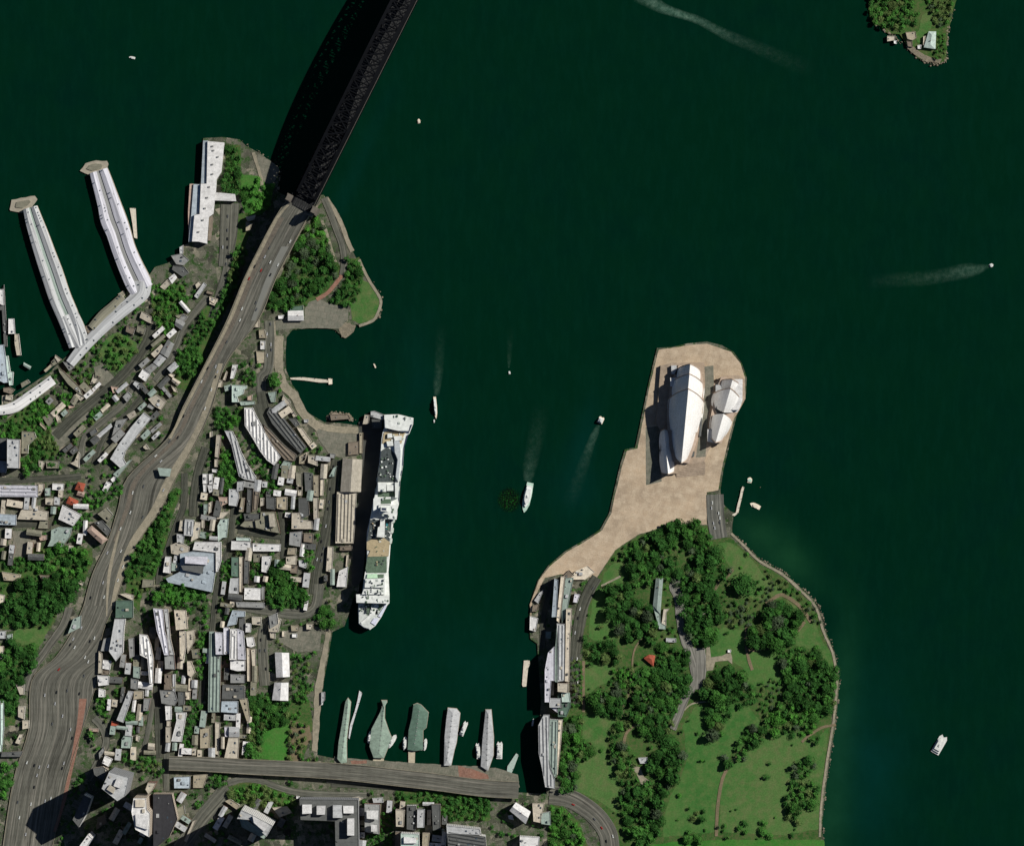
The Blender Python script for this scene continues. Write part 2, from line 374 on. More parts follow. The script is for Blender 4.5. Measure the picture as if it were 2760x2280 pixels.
COAST = ([(-140, 850)], 'W', '0,832 55,795 100,765 128,738 150,722 180,690 205,672 240,640 258,600 300,575 318,548 345,540 372,518 372,505 386,500 388,380 412,375 417,284 458,282 492,287'
         ' 505,300 535,316 570,345 572,372 568,392 590,404 640,402 664,400 690,432 705,480 722,512 738,545 752,572 782,608 779,640 768,655 735,665 718,670 718,684 708,693 695,684 688,677 660,672'
         ' 620,675 600,677 588,692 586,720 587,760 594,775 600,790 612,805 622,840 640,852 665,866 700,868 735,873 746,866 756,850 790,850 792,866 786,890 778,915 768,950 760,1000'
         ' 755,1060 752,1110 742,1170 736,1212 725,1228 716,1258 707,1284 682,1296 673,1350 664,1400 658,1450 653,1500 651,1548 690,1556 730,1562 1060,1592 1064,1625 1122,1628'
         ' 1112,1575 1104,1520 1108,1470 1110,1440 1106,1380 1102,1320 1088,1310 1085,1270 1092,1225 1104,1190 1125,1160 1160,1130 1205,1104 1232,1085 1250,1052 1258,1015 1272,955 1282,922 1303,918'
         ' 1306,905 1330,790 1348,714 1380,712 1410,705 1450,701 1480,708 1505,722 1522,745 1532,775 1530,812 1512,850 1498,905 1484,965 1478,1005 1480,1030 1498,1048 1506,1052 1502,1080'
         ' 1502,1095 1530,1118 1560,1148 1604,1172 1628,1192 1668,1228 1682,1252 1692,1290 1712,1335 1720,1380 1722,1400 1716,1470 1712,1500 1700,1570 1690,1650 1686,1700 1690,1722'
         ' 1696,1765 -140,1765')
coast = [P2('W', *COAST[0][0])] + PP('W', COAST[2])
slab('ground', coast, -6, GZ, CITY)
isl = PP('R', '230,-160 260,300 330,400 460,440 560,560 620,540 740,560 830,700 860,760 960,860 1050,940 1180,1010 1300,1000 1400,1035 1470,1010 1500,940 1505,800 1530,500 1580,350 1625,160 1660,40 1700,-160')
slab('island_ground', isl, -6, GZ, SCRUB, rough=0.9)

NS = [0]; NR = [0]; ROADS = []; PAVED = []
def sheet(name, t, pts, mat, z, rough=0.8):
    NS[0] += 1; p = PP(t, pts)
    if mat in (SAND, PAVE, PATH, REDP, LAWN, LAWNO, LAWNB, STONE): PAVED.append(p)
    return slab(name, p, GZ - 1.5, GZ + .05 + .009 * NS[0], mat, rough=rough)
# lawns and planted ground
sheet('garden_ground', 'W', '1312,1097 1380,1080 1450,1077 1476,1100 1498,1102 1526,1128 1556,1155 1600,1180 1630,1204 1662,1238 1678,1262 1688,1300 1706,1345 1712,1400 1706,1480 1694,1560 1684,1650 1680,1716 1692,1765 1275,1765 1262,1720 1240,1685 1200,1650 1150,1624 1148,1560 1150,1470 1180,1440 1192,1380 1198,1300 1208,1240 1222,1190 1262,1130', SCRUB, .06)
sheet('lawn', 'N', '850,800 900,640 990,640 990,800 1010,920 1090,1000 1080,1110 900,1140 820,1100', LAWN, .16)
sheet('lawn', 'N', '960,500 1060,400 1190,400 1210,560 1100,600 950,610', LAWNO, .16)
sheet('lawn', 'N', '800,1310 900,1310 960,1360 1080,1390 1060,1500 900,1560 840,1640 760,1600', LAWNO, .16)
sheet('lawn', 'P', '600,520 720,500 900,530 880,640 820,760 810,900 900,980 930,1180 930,1450 860,1390 700,1280 520,1220 500,1080 560,960 690,900 690,780 590,740', LAWNO, .16)
sheet('lawn', 'W', '1425,1450 1470,1438 1530,1442 1560,1480 1545,1520 1500,1545 1478,1600 1470,1650 1470,1706 1400,1712 1360,1716 1362,1680 1372,1640 1398,1590 1408,1560 1405,1510 1400,1490', LAWN, .16)
sheet('lawn', 'W', '1475,1706 1480,1610 1500,1560 1560,1520 1590,1500 1640,1500 1670,1520 1700,1490 1688,1600 1680,1700 1610,1712', LAWNO, .16)
sheet('lawn', 'O', '470,400 560,380 640,420 800,560 900,700 1040,800 1250,960 1380,1130 1440,1300 1560,1450 1600,1700 1420,1700 1400,1400 1200,1350 1200,1150 1100,900 900,950 700,900 560,720 600,640 540,560', LAWNO, .14)
sheet('lawn', 'O', '380,1270 520,1180 700,1210 740,1350 1040,1380 1060,1540 1100,1736 740,1736 700,1560 580,1480 400,1460 370,1380', LAWN, .16)
sheet('lawn', 'W', '1690,1722 1470,1722 1400,1724 1270,1740 1275,1765 1694,1765', LAWNB, .14)
sheet('lawn', 'F', '950,180 1040,230 1125,350 1135,400 1095,530 1010,575 930,600 870,560 850,440 900,390', LAWNO, .16)
sheet('grove_ground', 'B', '1390,770 1450,860 1530,1130 1600,1240 1640,1330 1520,1480 1420,1580 1290,1650 930,1690 920,1590 1020,1450 1190,1120 1330,900', SCRUB, .12)
sheet('grove_ground', 'F', '800,0 930,-20 970,120 960,200 900,390 850,430 640,420 740,280 820,140', SCRUB, .12)
sheet('lawn', 'B', '690,420 860,430 930,470 1010,530 950,740 860,800 740,800 690,640', LAWNB, .14)
sheet('planted_strip', 'B', '560,130 690,150 695,600 560,600 500,560 540,400', SCRUB, .12)
sheet('planted_strip', 'B', '700,780 830,780 760,1000 640,1400 560,1600 540,1500 620,1100 640,800', SCRUB, .12)
sheet('planted_strip', 'E', '740,0 850,0 800,150 680,380 560,640 450,900 380,1060 260,1020 180,860 260,760 400,560 500,300 620,200', SCRUB, .10)
sheet('planted_strip', 'D', '1420,200 1600,40 1736,60 1720,300 1560,560 1440,400', SCRUB, .12)
sheet('lawn', 'D', '1000,560 1100,500 1280,600 1290,690 1120,860 1040,880 930,700', LAWNO, .12)
sheet('planted_strip', 'D', '60,1330 260,1160 460,1140 560,1240 700,1060 760,1080 640,1200 470,1400 560,1620 480,1700 260,1640 0,1500', SCRUB, .12)
sheet('planted_strip', 'G', '0,960 380,960 860,960 870,1090 780,1280 620,1380 480,1720 0,1720', SCRUB, .12)
sheet('planted_strip', 'G', '1640,390 1700,420 1600,700 1500,1180 1340,1330 1300,1560 1180,1400 1190,1120 1270,960 1400,760 1560,560', SCRUB, .12)
sheet('lawn', 'H', '150,1270 560,1340 540,1430 430,1460 250,1470 150,1400', LAWNB, .14)
sheet('planted_strip', 'H', '680,60 780,130 830,300 720,440 640,440 650,280', SCRUB, .12)
sheet('planted_strip', 'H', '1110,1180 1240,1070 1310,1220 1480,1350 1470,1500 1200,1550 1090,1450', SCRUB, .12)
sheet('lawn', 'J', '120,-20 400,-20 350,80 290,170 180,120 100,90', LAWNO, .16)
sheet('planted_strip', 'J', '-40,100 290,120 180,400 140,620 120,760 -40,780', SCRUB, .1)
sheet('planted_strip', 'K', '820,480 1000,560 1300,560 1330,760 1240,1060 780,1030 800,760', SCRUB, .10)
sheet('bare_earth', 'K', '1150,720 1300,760 1320,880 1240,960 1230,1060 1120,1050', DIRT, .16)
sheet('lawn', 'K', '940,780 1010,780 1130,740 1140,820 1110,1040 1000,1050 910,1020 915,880', LAWNB, .2)
sheet('planted_strip', 'K', '640,1270 760,1210 860,1210 1060,1270 1190,1360 1180,1420 950,1420 640,1370', SCRUB, .12)
sheet('planted_strip', 'L', '500,1290 1260,1300 1260,1530 880,1530 860,1400 500,1390', SCRUB, .10)
sheet('planted_strip', 'P', '290,1310 400,1360 560,1500 640,1736 260,1736', SCRUB, .12)
sheet('planted_strip', 'P', '480,0 590,0 600,500 480,480', SCRUB, .13)
sheet('lawn', 'R', '1000,560 1050,500 1100,250 1250,200 1300,300 1250,470 1180,560 1120,700 1040,700', LAWNO, .16)
sheet('shore_rocks', 'R', '850,770 960,750 1150,900 1300,960 1440,960 1390,1030 1290,1000 1180,1005 1050,930 950,850', ROCK, .2)
sheet('shore_rocks', 'F', '730,620 830,590 905,620 880,680 800,740 770,720', ROCK, .3)
sheet('shore_rocks', 'C', '-20,1450 90,1500 170,1560 190,1600 130,1720 60,1720 0,1640 -30,1500', PAVE, .2)
# paved areas
sheet('forecourt', 'W', '1126,1163 1162,1133 1206,1107 1236,1087 1254,1053 1262,1015 1276,957 1286,925 1308,920 1333,792 1351,718 1412,709 1450,705 1500,722 1519,746 1528,775 1526,812 1508,850 1494,905 1480,965 1474,1005 1450,1010 1450,1076 1380,1078 1312,1095 1262,1128 1222,1188 1195,1178 1150,1178 1118,1185 1092,1235 1089,1270 1087,1240 1106,1190', SAND, .1, .3); PAVED_SAND = PAVED[-1]
sheet('forecourt_painted_shade', 'M', '312,1050 452,1030 462,1555 316,1588', PAVE, .2, .2)  # grey sheet painting the steps' shadow onto the forecourt
sheet('paving', 'F', '460,400 560,370 620,400 740,430 830,470 830,560 740,650 480,640 420,560 420,460', PAVE, .14)
sheet('paving', 'F', '150,560 480,560 480,640 320,650 140,660', PAVE, .2)
sheet('paving', 'F', '65,640 150,570 165,1000 60,1000', PATH, .12)
sheet('plaza', 'I', '520,170 930,190 930,440 780,470 640,420 560,300', PAVE, .14)
sheet('wharf_apron', 'I', '930,130 1040,60 1150,200 1130,420 1100,640 1050,900 1000,1240 960,1600 900,1680 860,1650 880,1200 960,470 940,300', plain('quay_painted_shade', (.05, .052, .045), kind='pos', scale=.1), .12)  # apron coloured dark to paint in the moored ship's shadow
sheet('plaza', 'K', '1090,0 1330,-60 1400,0 1380,160 1200,170 1040,80', PAVE, .16)
sheet('promenade', 'K', '1440,-20 1475,-20 1400,480 1360,980 1320,960 1340,480', PATH, .14)
sheet('promenade', 'L', '0,1010 300,1040 600,1060 960,1080 1300,1100 1480,1160 1500,1260 1300,1290 600,1200 0,1170', PAVE, .12)
sheet('red_paving', 'L', '1000,1085 1110,1110 1240,1160 1250,1195 1010,1190', REDP, .2)
sheet('red_paving', 'L', '130,1045 265,1038 270,1066 145,1070', REDP, .2)
sheet('paving', 'D', '470,1430 820,1240 850,1290 720,1440 560,1600 530,1590', PAVE, .16)
sheet('paving', 'D', '880,830 960,810 1080,940 1000,1010 900,1000', PAVE, .16)
sheet('paving', 'G', '120,800 300,800 265,1050 125,1045', PAVE, .16)
sheet('paving', 'H', '1340,1250 1500,1270 1490,1340 1345,1300', REDP, .16)
sheet('paving', 'P', '1040,960 1130,1000 1170,1080 1215,1120 1205,1175 1140,1160 1110,1080', PATH, .2)
sheet('gravel_path', 'O', '355,1350 390,1350 405,1460 500,1450 585,1415 605,1470 600,1525 560,1490 440,1505 420,1580 360,1590', STONE, .24, .5)
sheet('paving', 'K', '160,1000 560,1000 560,1030 180,1040', ASPHD, .14)

# ---- roads: frame | width (frame px) | material | height | points
def road(name, t, w, mat, pts, z=.22, h=None):
    p = [tuple(map(float, q.split(','))) for q in pts.split()]
    p = smooth_line(p); k = TILES[t][2] * S
    q = [P2(t, *a) for a in p]; NR[0] += 1; z = .70 + .008 * NR[0] if not name.startswith('foot') else .66 + .0006 * NR[0]
    ROADS.append((q, w * k, GZ + z, pts[:12])); nv = len(q)
    return ribbon(name, q, [GZ + z] * nv, [w * k * (1 + .06 * math.sin(i * 1.7)) if nv > 8 and name != 'road' else w * k for i in range(nv)], mat)
DRIVE = roadmat('pale_drive', (.20, .195, .17), (.27, .26, .225), .05)
sheet('drive_paving', 'O', '95,1045 178,1045 185,1200 240,1380 352,1375 356,1590 330,1760 262,1760 225,1500 120,1250', groundmat('pale_paving', ((.22, .215, .185), (.18, .18, .155), (.26, .25, .215))), .2)
for r_ in [('road', 'B', 70, ASPH, '640,690 632,850 620,1000 560,1300 470,1600 420,1760'), ('road', 'E', 62, ASPH, '560,170 430,330 330,470 260,640 180,800 60,960'),
           ('road', 'D', 90, ASPHD, '1400,290 1410,520 1280,760 1130,930 960,1080 700,1300 520,1480'), ('road', 'D', 60, ASPH, '1260,960 1150,1180 950,1350 790,1500 760,1740'),
           ('road', 'D', 55, ASPHD, '1330,1100 1200,1260 1040,1400 950,1540 880,1740'), ('road', 'G', 60, ASPHD, '-20,330 300,320 640,300 760,290'),
           ('road', 'G', 50, ASPHD, '-20,750 300,740 480,760'), ('road', 'E', 90, ASPH, '1130,400 1135,620 1120,850 1060,930 1060,1080'),
           ('road', 'E', 95, ASPHD, '1060,1060 1100,1250 1230,1460 1390,1640 1500,1760'), ('promenade', 'E', 80, PATH, '1225,540 1222,700 1225,860 1275,1010 1365,1100 1455,1270 1600,1400'),
           ('promenade', 'I', 62, STONE, '375,15 465,102 585,172 750,200 920,208'), ('road', 'E', 60, ASPHD, '1010,1180 1060,1330 1160,1520 1290,1700'),
           ('road', 'I', 90, ASPHD, '720,480 690,700 650,1000 600,1250 540,1500 510,1736'), ('road', 'K', 80, ASPH, '1060,-180 1000,-100 930,0 925,200 940,440'),
           ('road', 'H', 80, ASPHD, '540,20 470,250 430,480 420,660'), ('road', 'H', 60, ASPHD, '340,260 330,560 260,760 190,950 110,1180 100,1300'),
           ('road', 'H', 50, ASPHD, '800,560 790,700 770,900 720,1040 650,1300 620,1500 600,1736'), ('road', 'K', 45, ASPHD, '440,-60 430,200 440,420 400,640'),
           ('road', 'H', 46, ASPHD, '840,800 1000,830 1240,860'), ('road', 'H', 46, ASPHD, '1230,600 1260,800 1260,1060'),
           ('road', 'H', 90, ASPH, '840,1500 1100,1540 1400,1580 1560,1520 1600,1300'), ('road', 'K', 55, ASPHD, '70,450 80,700 90,1020'),
           ('road', 'K', 46, ASPH, '150,990 145,1120 150,1290'), ('road', 'K', 120, ASPH, '640,1260 540,1380 440,1500 340,1640 250,1760'),
           ('road', 'K', 50, ASPH, '640,1225 760,1195 900,1205 1060,1262 1220,1300 1480,1320 1760,1325'), ('road', 'L', 60, ASPHD, '-20,1225 300,1240 640,1260'),
           ('road', 'P', 175, HWY, '280,1255 400,1270 520,1310 660,1400 760,1500 830,1620 850,1760'), ('road', 'O', 160, HWY2, '440,-60 450,160 480,350'),
           ('garden_drive', 'O', 90, DRIVE, '100,880 120,1080 150,1250 210,1420 260,1600 265,1760'), ('garden_drive', 'O', 90, DRIVE, '110,900 60,800 110,700'),
           ('garden_drive', 'P', 70, DRIVE, '1660,60 1650,200 1560,340 1500,480 1430,640'), ('garden_drive', 'O', 90, DRIVE, '300,1380 310,1600 300,1760'),
           ('road', 'J', 50, ASPHD, '1290,500 1290,740 1290,1000'), ('road', 'J', 60, ASPH, '760,700 830,780 860,900 800,1040 720,1200'),
           ('lane', 'J', 40, ASPH, '1235,545 1215,700 1190,840 1160,970'), ('road', 'J', 60, ASPH, '590,1380 700,1440'),
           ('road', 'N', 100, ASPHD, '900,540 830,660 760,840 720,1060 690,1300 700,1560 700,1740'), ('road', 'N', 50, ASPHD, '480,560 440,720 400,900 390,1200'),
           ('road', 'B', 60, ASPH, '1470,640 1530,780 1590,940 1640,1080 1660,1240 1640,1360'), ('footpath', 'B', 36, REDP, '1640,1360 1580,1440 1500,1530 1400,1590'),
           ('footpath', 'B', 40, PATH, '1490,640 1570,760 1640,900 1690,1040 1736,1140'), ('footpath', 'B', 26, PATH, '1450,850 1500,980 1540,1120 1580,1240'),
           ('footpath', 'F', 26, PATH, '930,0 985,120 1040,220 1110,330 1135,400 1110,490 1060,570 930,620'), ('road', 'B', 110, ASPH, '560,700 555,900 550,1100 540,1280'),
           ('footpath', 'C', 30, PATH, '-60,1430 20,1700 0,1800'),
           ('footpath', 'W', 4.6, STONE, '1500,1094 1527,1120 1557,1150 1602,1176 1628,1198 1664,1232 1678,1256 1689,1294 1708,1338 1716,1382 1717,1402 1711,1472 1706,1505 1695,1572 1685,1650 1682,1716'),
           ('footpath', 'O', 30, DIRT, '740,1180 730,1300 750,1450 790,1580'), ('footpath', 'O', 30, DIRT, '750,1400 900,1380 1050,1340 1150,1290 1280,1130'),
           ('footpath', 'O', 34, DIRT, '1340,1130 1240,990 1120,900 1040,880 920,960'), ('footpath', 'O', 26, DIRT, '610,640 560,700 480,760 440,840'),
           ('footpath', 'Q', 30, DIRT, '520,860 440,930 360,1050 320,1180 290,1400 280,1640'), ('footpath', 'Q', 24, DIRT, '1400,600 1280,620 1160,690 1080,760'),
           ('footpath', 'P', 26, DIRT, '1060,80 1040,240 980,420 960,520'), ('footpath', 'P', 26, DIRT, '600,0 600,250 600,480'),
           ('footpath', 'N', 18, STONE, '940,620 1040,570 1120,530'), ('footpath', 'N', 16, DIRT, '1320,1100 1250,1220 1230,1380 1260,1500 1200,1700'),
           ('footpath', 'P', 26, DIRT, '1180,500 1080,600 1000,680 980,800 1030,820'), ('footpath', 'Q', 14, STONE, '-20,460 60,400 220,380')]:
    road(r_[0], r_[1], r_[2], r_[3], r_[4], .28 if r_[0] in ('footpath', 'garden_drive') else .22)

road('ramp', 'J', 62, HWY, '560,-190 520,-60 440,60 340,200 250,330 200,480', .3)
road('quay_road', 'L', 60, ASPH, '-60,1195 300,1210 640,1225', .3)
# ---- the motorway: high viaduct falling to grade, then the wide toll plaza
MW = [(775, 868, 545, 50), (745, 832, 590, 46), (703, 790, 667, 38), (660, 745, 753, 30), (613, 697, 865, 22), (555, 610, 980, 16), (495, 573, 1096, 12),
      (452, 534, 1182, 8), (345, 476, 1286, 4.5), (318, 434, 1373, 4.0), (291, 374, 1459, 3.7), (250, 337, 1546, 3.6), (226, 309, 1632, 3.5)]
MW2 = [(226, 309, 1632, 3.45), (196, 279, 1700, 3.4), (150, 268, 1770, 3.4), (86, 262, 1834, 3.4), (77, 222, 1967, 3.4), (37, 180, 2101, 3.4), (7, 140, 2290, 3.4)]
def lr_ribbon(name, rows, mat, base=True):
    rows = smooth_line(rows); m = MB(); acc = 0; R_ = []
    for i, (xl, xr, y, z) in enumerate(rows):
        a, b = P2('X', xl, y), P2('X', xr, y)
        c = ((a[0] + b[0]) / 2, (a[1] + b[1]) / 2)
        if i: acc += math.hypot(c[0] - pc[0], c[1] - pc[1])
        pc = c; R_.append((a, b, z, acc, abs(b[0] - a[0]) * .85))
    for (a, b, z, s, w), (c, d, z2, s2, w2) in zip(R_[:-1], R_[1:]):
        m.face([(*a, z), (*c, z2), (*d, z2), (*b, z)], [(0, s), (0, s2), (w2, s2), (w, s)])
        for p, q in ((a, c), (d, b)):
            pz, qz = (z, z2) if p is a else (z2, z)
            m.face([(*p, pz), (*p, 0), (*q, 0), (*q, qz)], [(0, 0), (9, 0), (9, 9), (0, 9)], 1)
            v = Vector((q[0] - p[0], q[1] - p[1])).normalized() if (q[0] - p[0]) or (q[1] - p[1]) else Vector((1, 0))
            m.bar((*p, pz + .5), (*q, qz + .5), 0.5, 1.0, 2)      # parapet
    a, b, z = R_[0][:3]; m.face([(*a, z), (*b, z), (*b, 0), (*a, 0)], None, 1)
    return tag(m.build(name, [mat, STONE, PATH]), kind='structure')
lr_ribbon('motorway', MW, HWY); lr_ribbon('motorway_plaza', MW2, HWY)
# pale footway along the eastern edge, red surfaced lane on the plaza, shoulder along the west
def strip(name, mat, rows, up=.12):
    r = smooth_line(rows); m = MB()
    for (x, y, w, z), (x2, y2, w2, z2) in zip(r[:-1], r[1:]):
        a, b, c, d = P2('X', x - w / 2, y), P2('X', x + w / 2, y), P2('X', x2 + w2 / 2, y2), P2('X', x2 - w2 / 2, y2)
        m.face([(*a, z + up), (*d, z2 + up), (*c, z2 + up), (*b, z + up)])
    return tag(m.build(name, mat), kind='structure')
strip('motorway_footway', PATH, [(596, 980, 12, 16), (560, 1096, 16, 12), (522, 1182, 18, 8), (462, 1286, 26, 4.5), (420, 1373, 26, 4.05), (362, 1459, 24, 3.75), (327, 1546, 20, 3.65), (303, 1632, 10, 3.5)])
strip('motorway_footway', STONE, [(780, 556, 8, 49), (751, 590, 9, 46), (710, 667, 10, 38), (667, 753, 10, 30), (621, 865, 9, 22), (562, 980, 9, 16), (502, 1096, 8, 12), (459, 1182, 7, 8)])
BALLAST = groundmat('track_ballast', ((.13, .11, .085), (.09, .08, .065), (.17, .15, .12)), .1, .5, 1.5)
strip('railway_tracks', BALLAST, [(762, 590, 15, 46), (721, 667, 14, 38), (678, 753, 14, 30), (632, 865, 14, 22), (575, 980, 10, 16), (517, 1096, 12, 12), (474, 1182, 11, 8), (372, 1286, 14, 4.5), (342, 1373, 12, 4.0), (310, 1459, 9, 3.7)], .1)
strip('motorway_bus_lane', HWY2, [(771, 667, 20, 38), (728, 753, 18, 30), (684, 865, 12, 22)])
strip('red_lane', REDP, [(224, 1882, 20, 3.4), (217, 1940, 16, 3.4), (207, 1995, 14, 3.4), (190, 2080, 10, 3.4), (172, 2160, 9, 3.4), (148, 2240, 8, 3.4)], .1)
strip('motorway_median', PATH, [(322, 1430, 5, 3.8), (309, 1480, 8, 3.7), (296, 1540, 9, 3.65), (290, 1600, 6, 3.55), (288, 1660, 3, 3.45)], .12)
# elevated expressway across the head of the cove
ee = smooth_line([P2('K', *p) for p in ((170, 1062), (460, 1070), (800, 1090), (1200, 1108), (1450, 1122))] + [P2('L', *p) for p in ((200, 1142), (400, 1165), (800, 1210), (1200, 1262), (1490, 1278))])
ribbon('expressway', ee, [13.0] * len(ee), [20 + 4 * min(1, i / 25) for i in range(len(ee))], HWY, thick=1.8, wallmat_=STONE)
m = MB()
for i in range(2, len(ee) - 1, 3):
    a, b = ee[i - 1], ee[i + 1]; d = Vector((b[0] - a[0], b[1] - a[1])).normalized()
    for s_ in (-7, 7): m.cyl((ee[i][0] - d.y * s_, ee[i][1] + d.x * s_, GZ), .9, 10, 8)
for sgn in (-1, 1):
    for i in range(len(ee) - 1):
        a, b = ee[i], ee[i + 1]; d = Vector((b[0] - a[0], b[1] - a[1])).normalized(); w = (9.8 + 2 * min(1, i / 25)) * sgn
        m.bar((a[0] - d.y * w, a[1] + d.x * w, 13.5), (b[0] - d.y * w, b[1] + d.x * w, 13.5), .6, 1)
tag(m.build('expressway_columns', PATH), kind='structure')
# rough shore: boulders at the foot of the eastern point, one object, nobody could count them
m = MB()
def boulders(t, pts, n, w):
    line = smooth_line([P2(t, *map(float, q.split(','))) for q in pts.split()])
    for _ in range(n):
        i = rnd.randrange(len(line) - 1); f = rnd.random(); x = line[i][0] * (1 - f) + line[i + 1][0] * f + rnd.gauss(0, w); y = line[i][1] * (1 - f) + line[i + 1][1] * f + rnd.gauss(0, w)
        r = rnd.uniform(.4, 1.0) + rnd.random() ** 4 * 2; k = rnd.randint(5, 7); a0 = rnd.random() * 6
        m.cyl((x, y, -.6), r, rnd.uniform(1.2, 3.2), k, r * rnd.uniform(.4, .8))
boulders('W', '1506,1095 1530,1117 1560,1147 1604,1170 1630,1192 1670,1228 1684,1254 1694,1290 1714,1338 1722,1398', 130, .9)
boulders('W', '1722,1398 1717,1470 1702,1570 1691,1650 1690,1730', 50, .6)
boulders('W', '690,432 706,480 738,543 783,608 780,642 768,656 720,671 708,693 690,678', 70, 1.0)
boulders('W', '492,287 535,315 571,345 573,372 568,394', 40, 1.0)
boulders('F', '640,480 700,440 800,440 850,480', 1, 1)
boulders('I', '630,100 690,50 790,50 840,80 880,110', 60, 1.5)
boulders('R', '330,400 620,560 860,770 1180,1010 1400,1030 1500,950 1510,700 1540,450 1620,160', 220, 1.2)
boulders('V', '1000,640 1100,700', 1, 1)
tag(m.build('shore_boulders', ROCK), 'tan boulders strewn along the foot of the shoreline', 'boulders', kind='stuff')

# ---- boat wakes: thin foam on the water, its cover thinning along and across
def wakemat():
    t = NT('wake_foam', 0.8, 0.1); uv = t.coord('uv'); sp = t.new('ShaderNodeSeparateXYZ'); t.l.new(uv, sp.inputs[0])
    ac = t.math('POWER', t.math('MAXIMUM', t.math('SUBTRACT', 1.0, t.math('MULTIPLY', sp.outputs[0], sp.outputs[0])), 0.0), 1.3)
    at = t.new('ShaderNodeAttribute', attribute_name='cover')
    nz = t.noise(t.coord('pos'), 0.14, 6, 0.75, 0.28, 0.72)
    f = t.math('MULTIPLY', t.math('MULTIPLY', ac, at.outputs['Fac']), t.math('ADD', t.math('MULTIPLY', nz, 0.5), 0.16))
    t.base(t.mix(nz, (.04, .15, .10), (.20, .32, .24))); t.l.new(f, t.b.inputs['Alpha']); return t.m
WAKE = wakemat()
def wake(t, rows, label):
    """rows: x, y, width, cover"""
    rows = smooth_line(rows); me = bpy.data.meshes.new('wake'); V = []; U = []; Cv = []; F = []; k = TILES[t][2] * S
    P = [P2(t, r[0], r[1]) for r in rows]
    for i, r in enumerate(rows):
        a, b = P[max(0, i - 1)], P[min(len(P) - 1, i + 1)]; d = Vector((b[0] - a[0], b[1] - a[1])).normalized(); w = r[2] * k / 2
        for j in range(7):
            u = j / 3 - 1; V.append((P[i][0] - d.y * w * u, P[i][1] + d.x * w * u, .12)); U.append((u, i)); Cv.append(max(0, r[3]))
    for i in range(len(rows) - 1):
        for j in range(6): q = i * 7 + j; F.append((q, q + 7, q + 8, q + 1))
    me.from_pydata(V, [], F); ul = me.uv_layers.new(name='UVMap'); ul.data.foreach_set('uv', [c for p in me.polygons for vi in p.vertices for c in U[vi]])
    at = me.attributes.new('cover', 'FLOAT', 'POINT'); at.data.foreach_set('value', Cv); me.materials.append(WAKE)
    o = bpy.data.objects.new('wake', me); col.objects.link(o); tag(o, label, 'wake', kind='stuff'); me.update()
wake('Y', [(1560, 335, 60, .25), (1400, 380, 170, .45), (1250, 400, 230, .42), (1000, 450, 220, .22), (700, 500, 230, .16), (300, 520, 230, .08), (-100, 560, 200, 0)], 'wide pale green wake fading westwards behind the small boat near the right edge')
TILES['AA'] = (1700, 0, 500 / 2102)
wake('AA', [(100, -80, 260, .5), (330, 80, 150, .7), (560, 165, 110, .85), (760, 230, 110, .6), (950, 330, 120, .45), (1150, 430, 150, .25), (1400, 530, 170, .12), (1800, 700, 220, .05), (2100, 800, 250, 0)], 'long foamy wake crossing the water at the top centre')
wake('S', [(270, 230, 60, .25), (275, 120, 90, .25), (290, 0, 100, .15), (300, -200, 110, .07), (320, -450, 140, 0)], 'faint wake trailing north of the narrow ferry off the cruise terminal')
wake('S', [(1130, 1040, 90, .35), (1150, 900, 150, .22), (1180, 760, 170, .12), (1230, 500, 200, .05), (1260, 300, 200, 0)], 'grey wake trailing north of the ferry in the middle of the cove')
wake('S', [(1800, 510, 40, .35), (1760, 600, 80, .42), (1720, 700, 90, .3), (1650, 900, 130, .1), (1560, 1150, 170, .04), (1500, 1300, 170, 0)], 'green wake trailing south-west of the small ferry west of the forecourt')
wake('S', [(950, -30, 20, .3), (955, -120, 50, .12), (960, -260, 70, .05), (970, -420, 80, 0)], 'thin faint wake north of the small white boat in the middle of the harbour')
t = NT('flecked_dark_water', .9, .1); p = t.coord('pos'); t.base(t.mix(t.noise(p, .35, 4, .7, .5, .62), (.0002, .002, .0004), (.006, .075, .008)))  # dark green-flecked blotch laid over the water; no weed is there
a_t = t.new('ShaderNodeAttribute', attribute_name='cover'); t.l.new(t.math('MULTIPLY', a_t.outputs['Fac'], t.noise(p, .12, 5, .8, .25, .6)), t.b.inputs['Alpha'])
me = bpy.data.meshes.new('dark_water_patch'); q = P2('S', 955, 1215); V = [(q[0], q[1], .1)]; Cv = [1.0]; F = []
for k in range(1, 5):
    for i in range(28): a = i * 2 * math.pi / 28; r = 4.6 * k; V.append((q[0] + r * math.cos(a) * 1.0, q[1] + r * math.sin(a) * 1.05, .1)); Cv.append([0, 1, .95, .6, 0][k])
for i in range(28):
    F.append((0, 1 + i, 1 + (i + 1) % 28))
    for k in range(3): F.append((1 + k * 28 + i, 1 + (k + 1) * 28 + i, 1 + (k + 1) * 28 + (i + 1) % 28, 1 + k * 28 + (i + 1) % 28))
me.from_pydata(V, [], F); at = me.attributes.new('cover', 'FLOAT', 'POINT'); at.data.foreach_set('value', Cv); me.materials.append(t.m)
o = bpy.data.objects.new('dark_water_patch', me); col.objects.link(o); tag(o, 'round patch of dark water flecked with green beside the ferry in the cove', 'water_patch', kind='stuff')

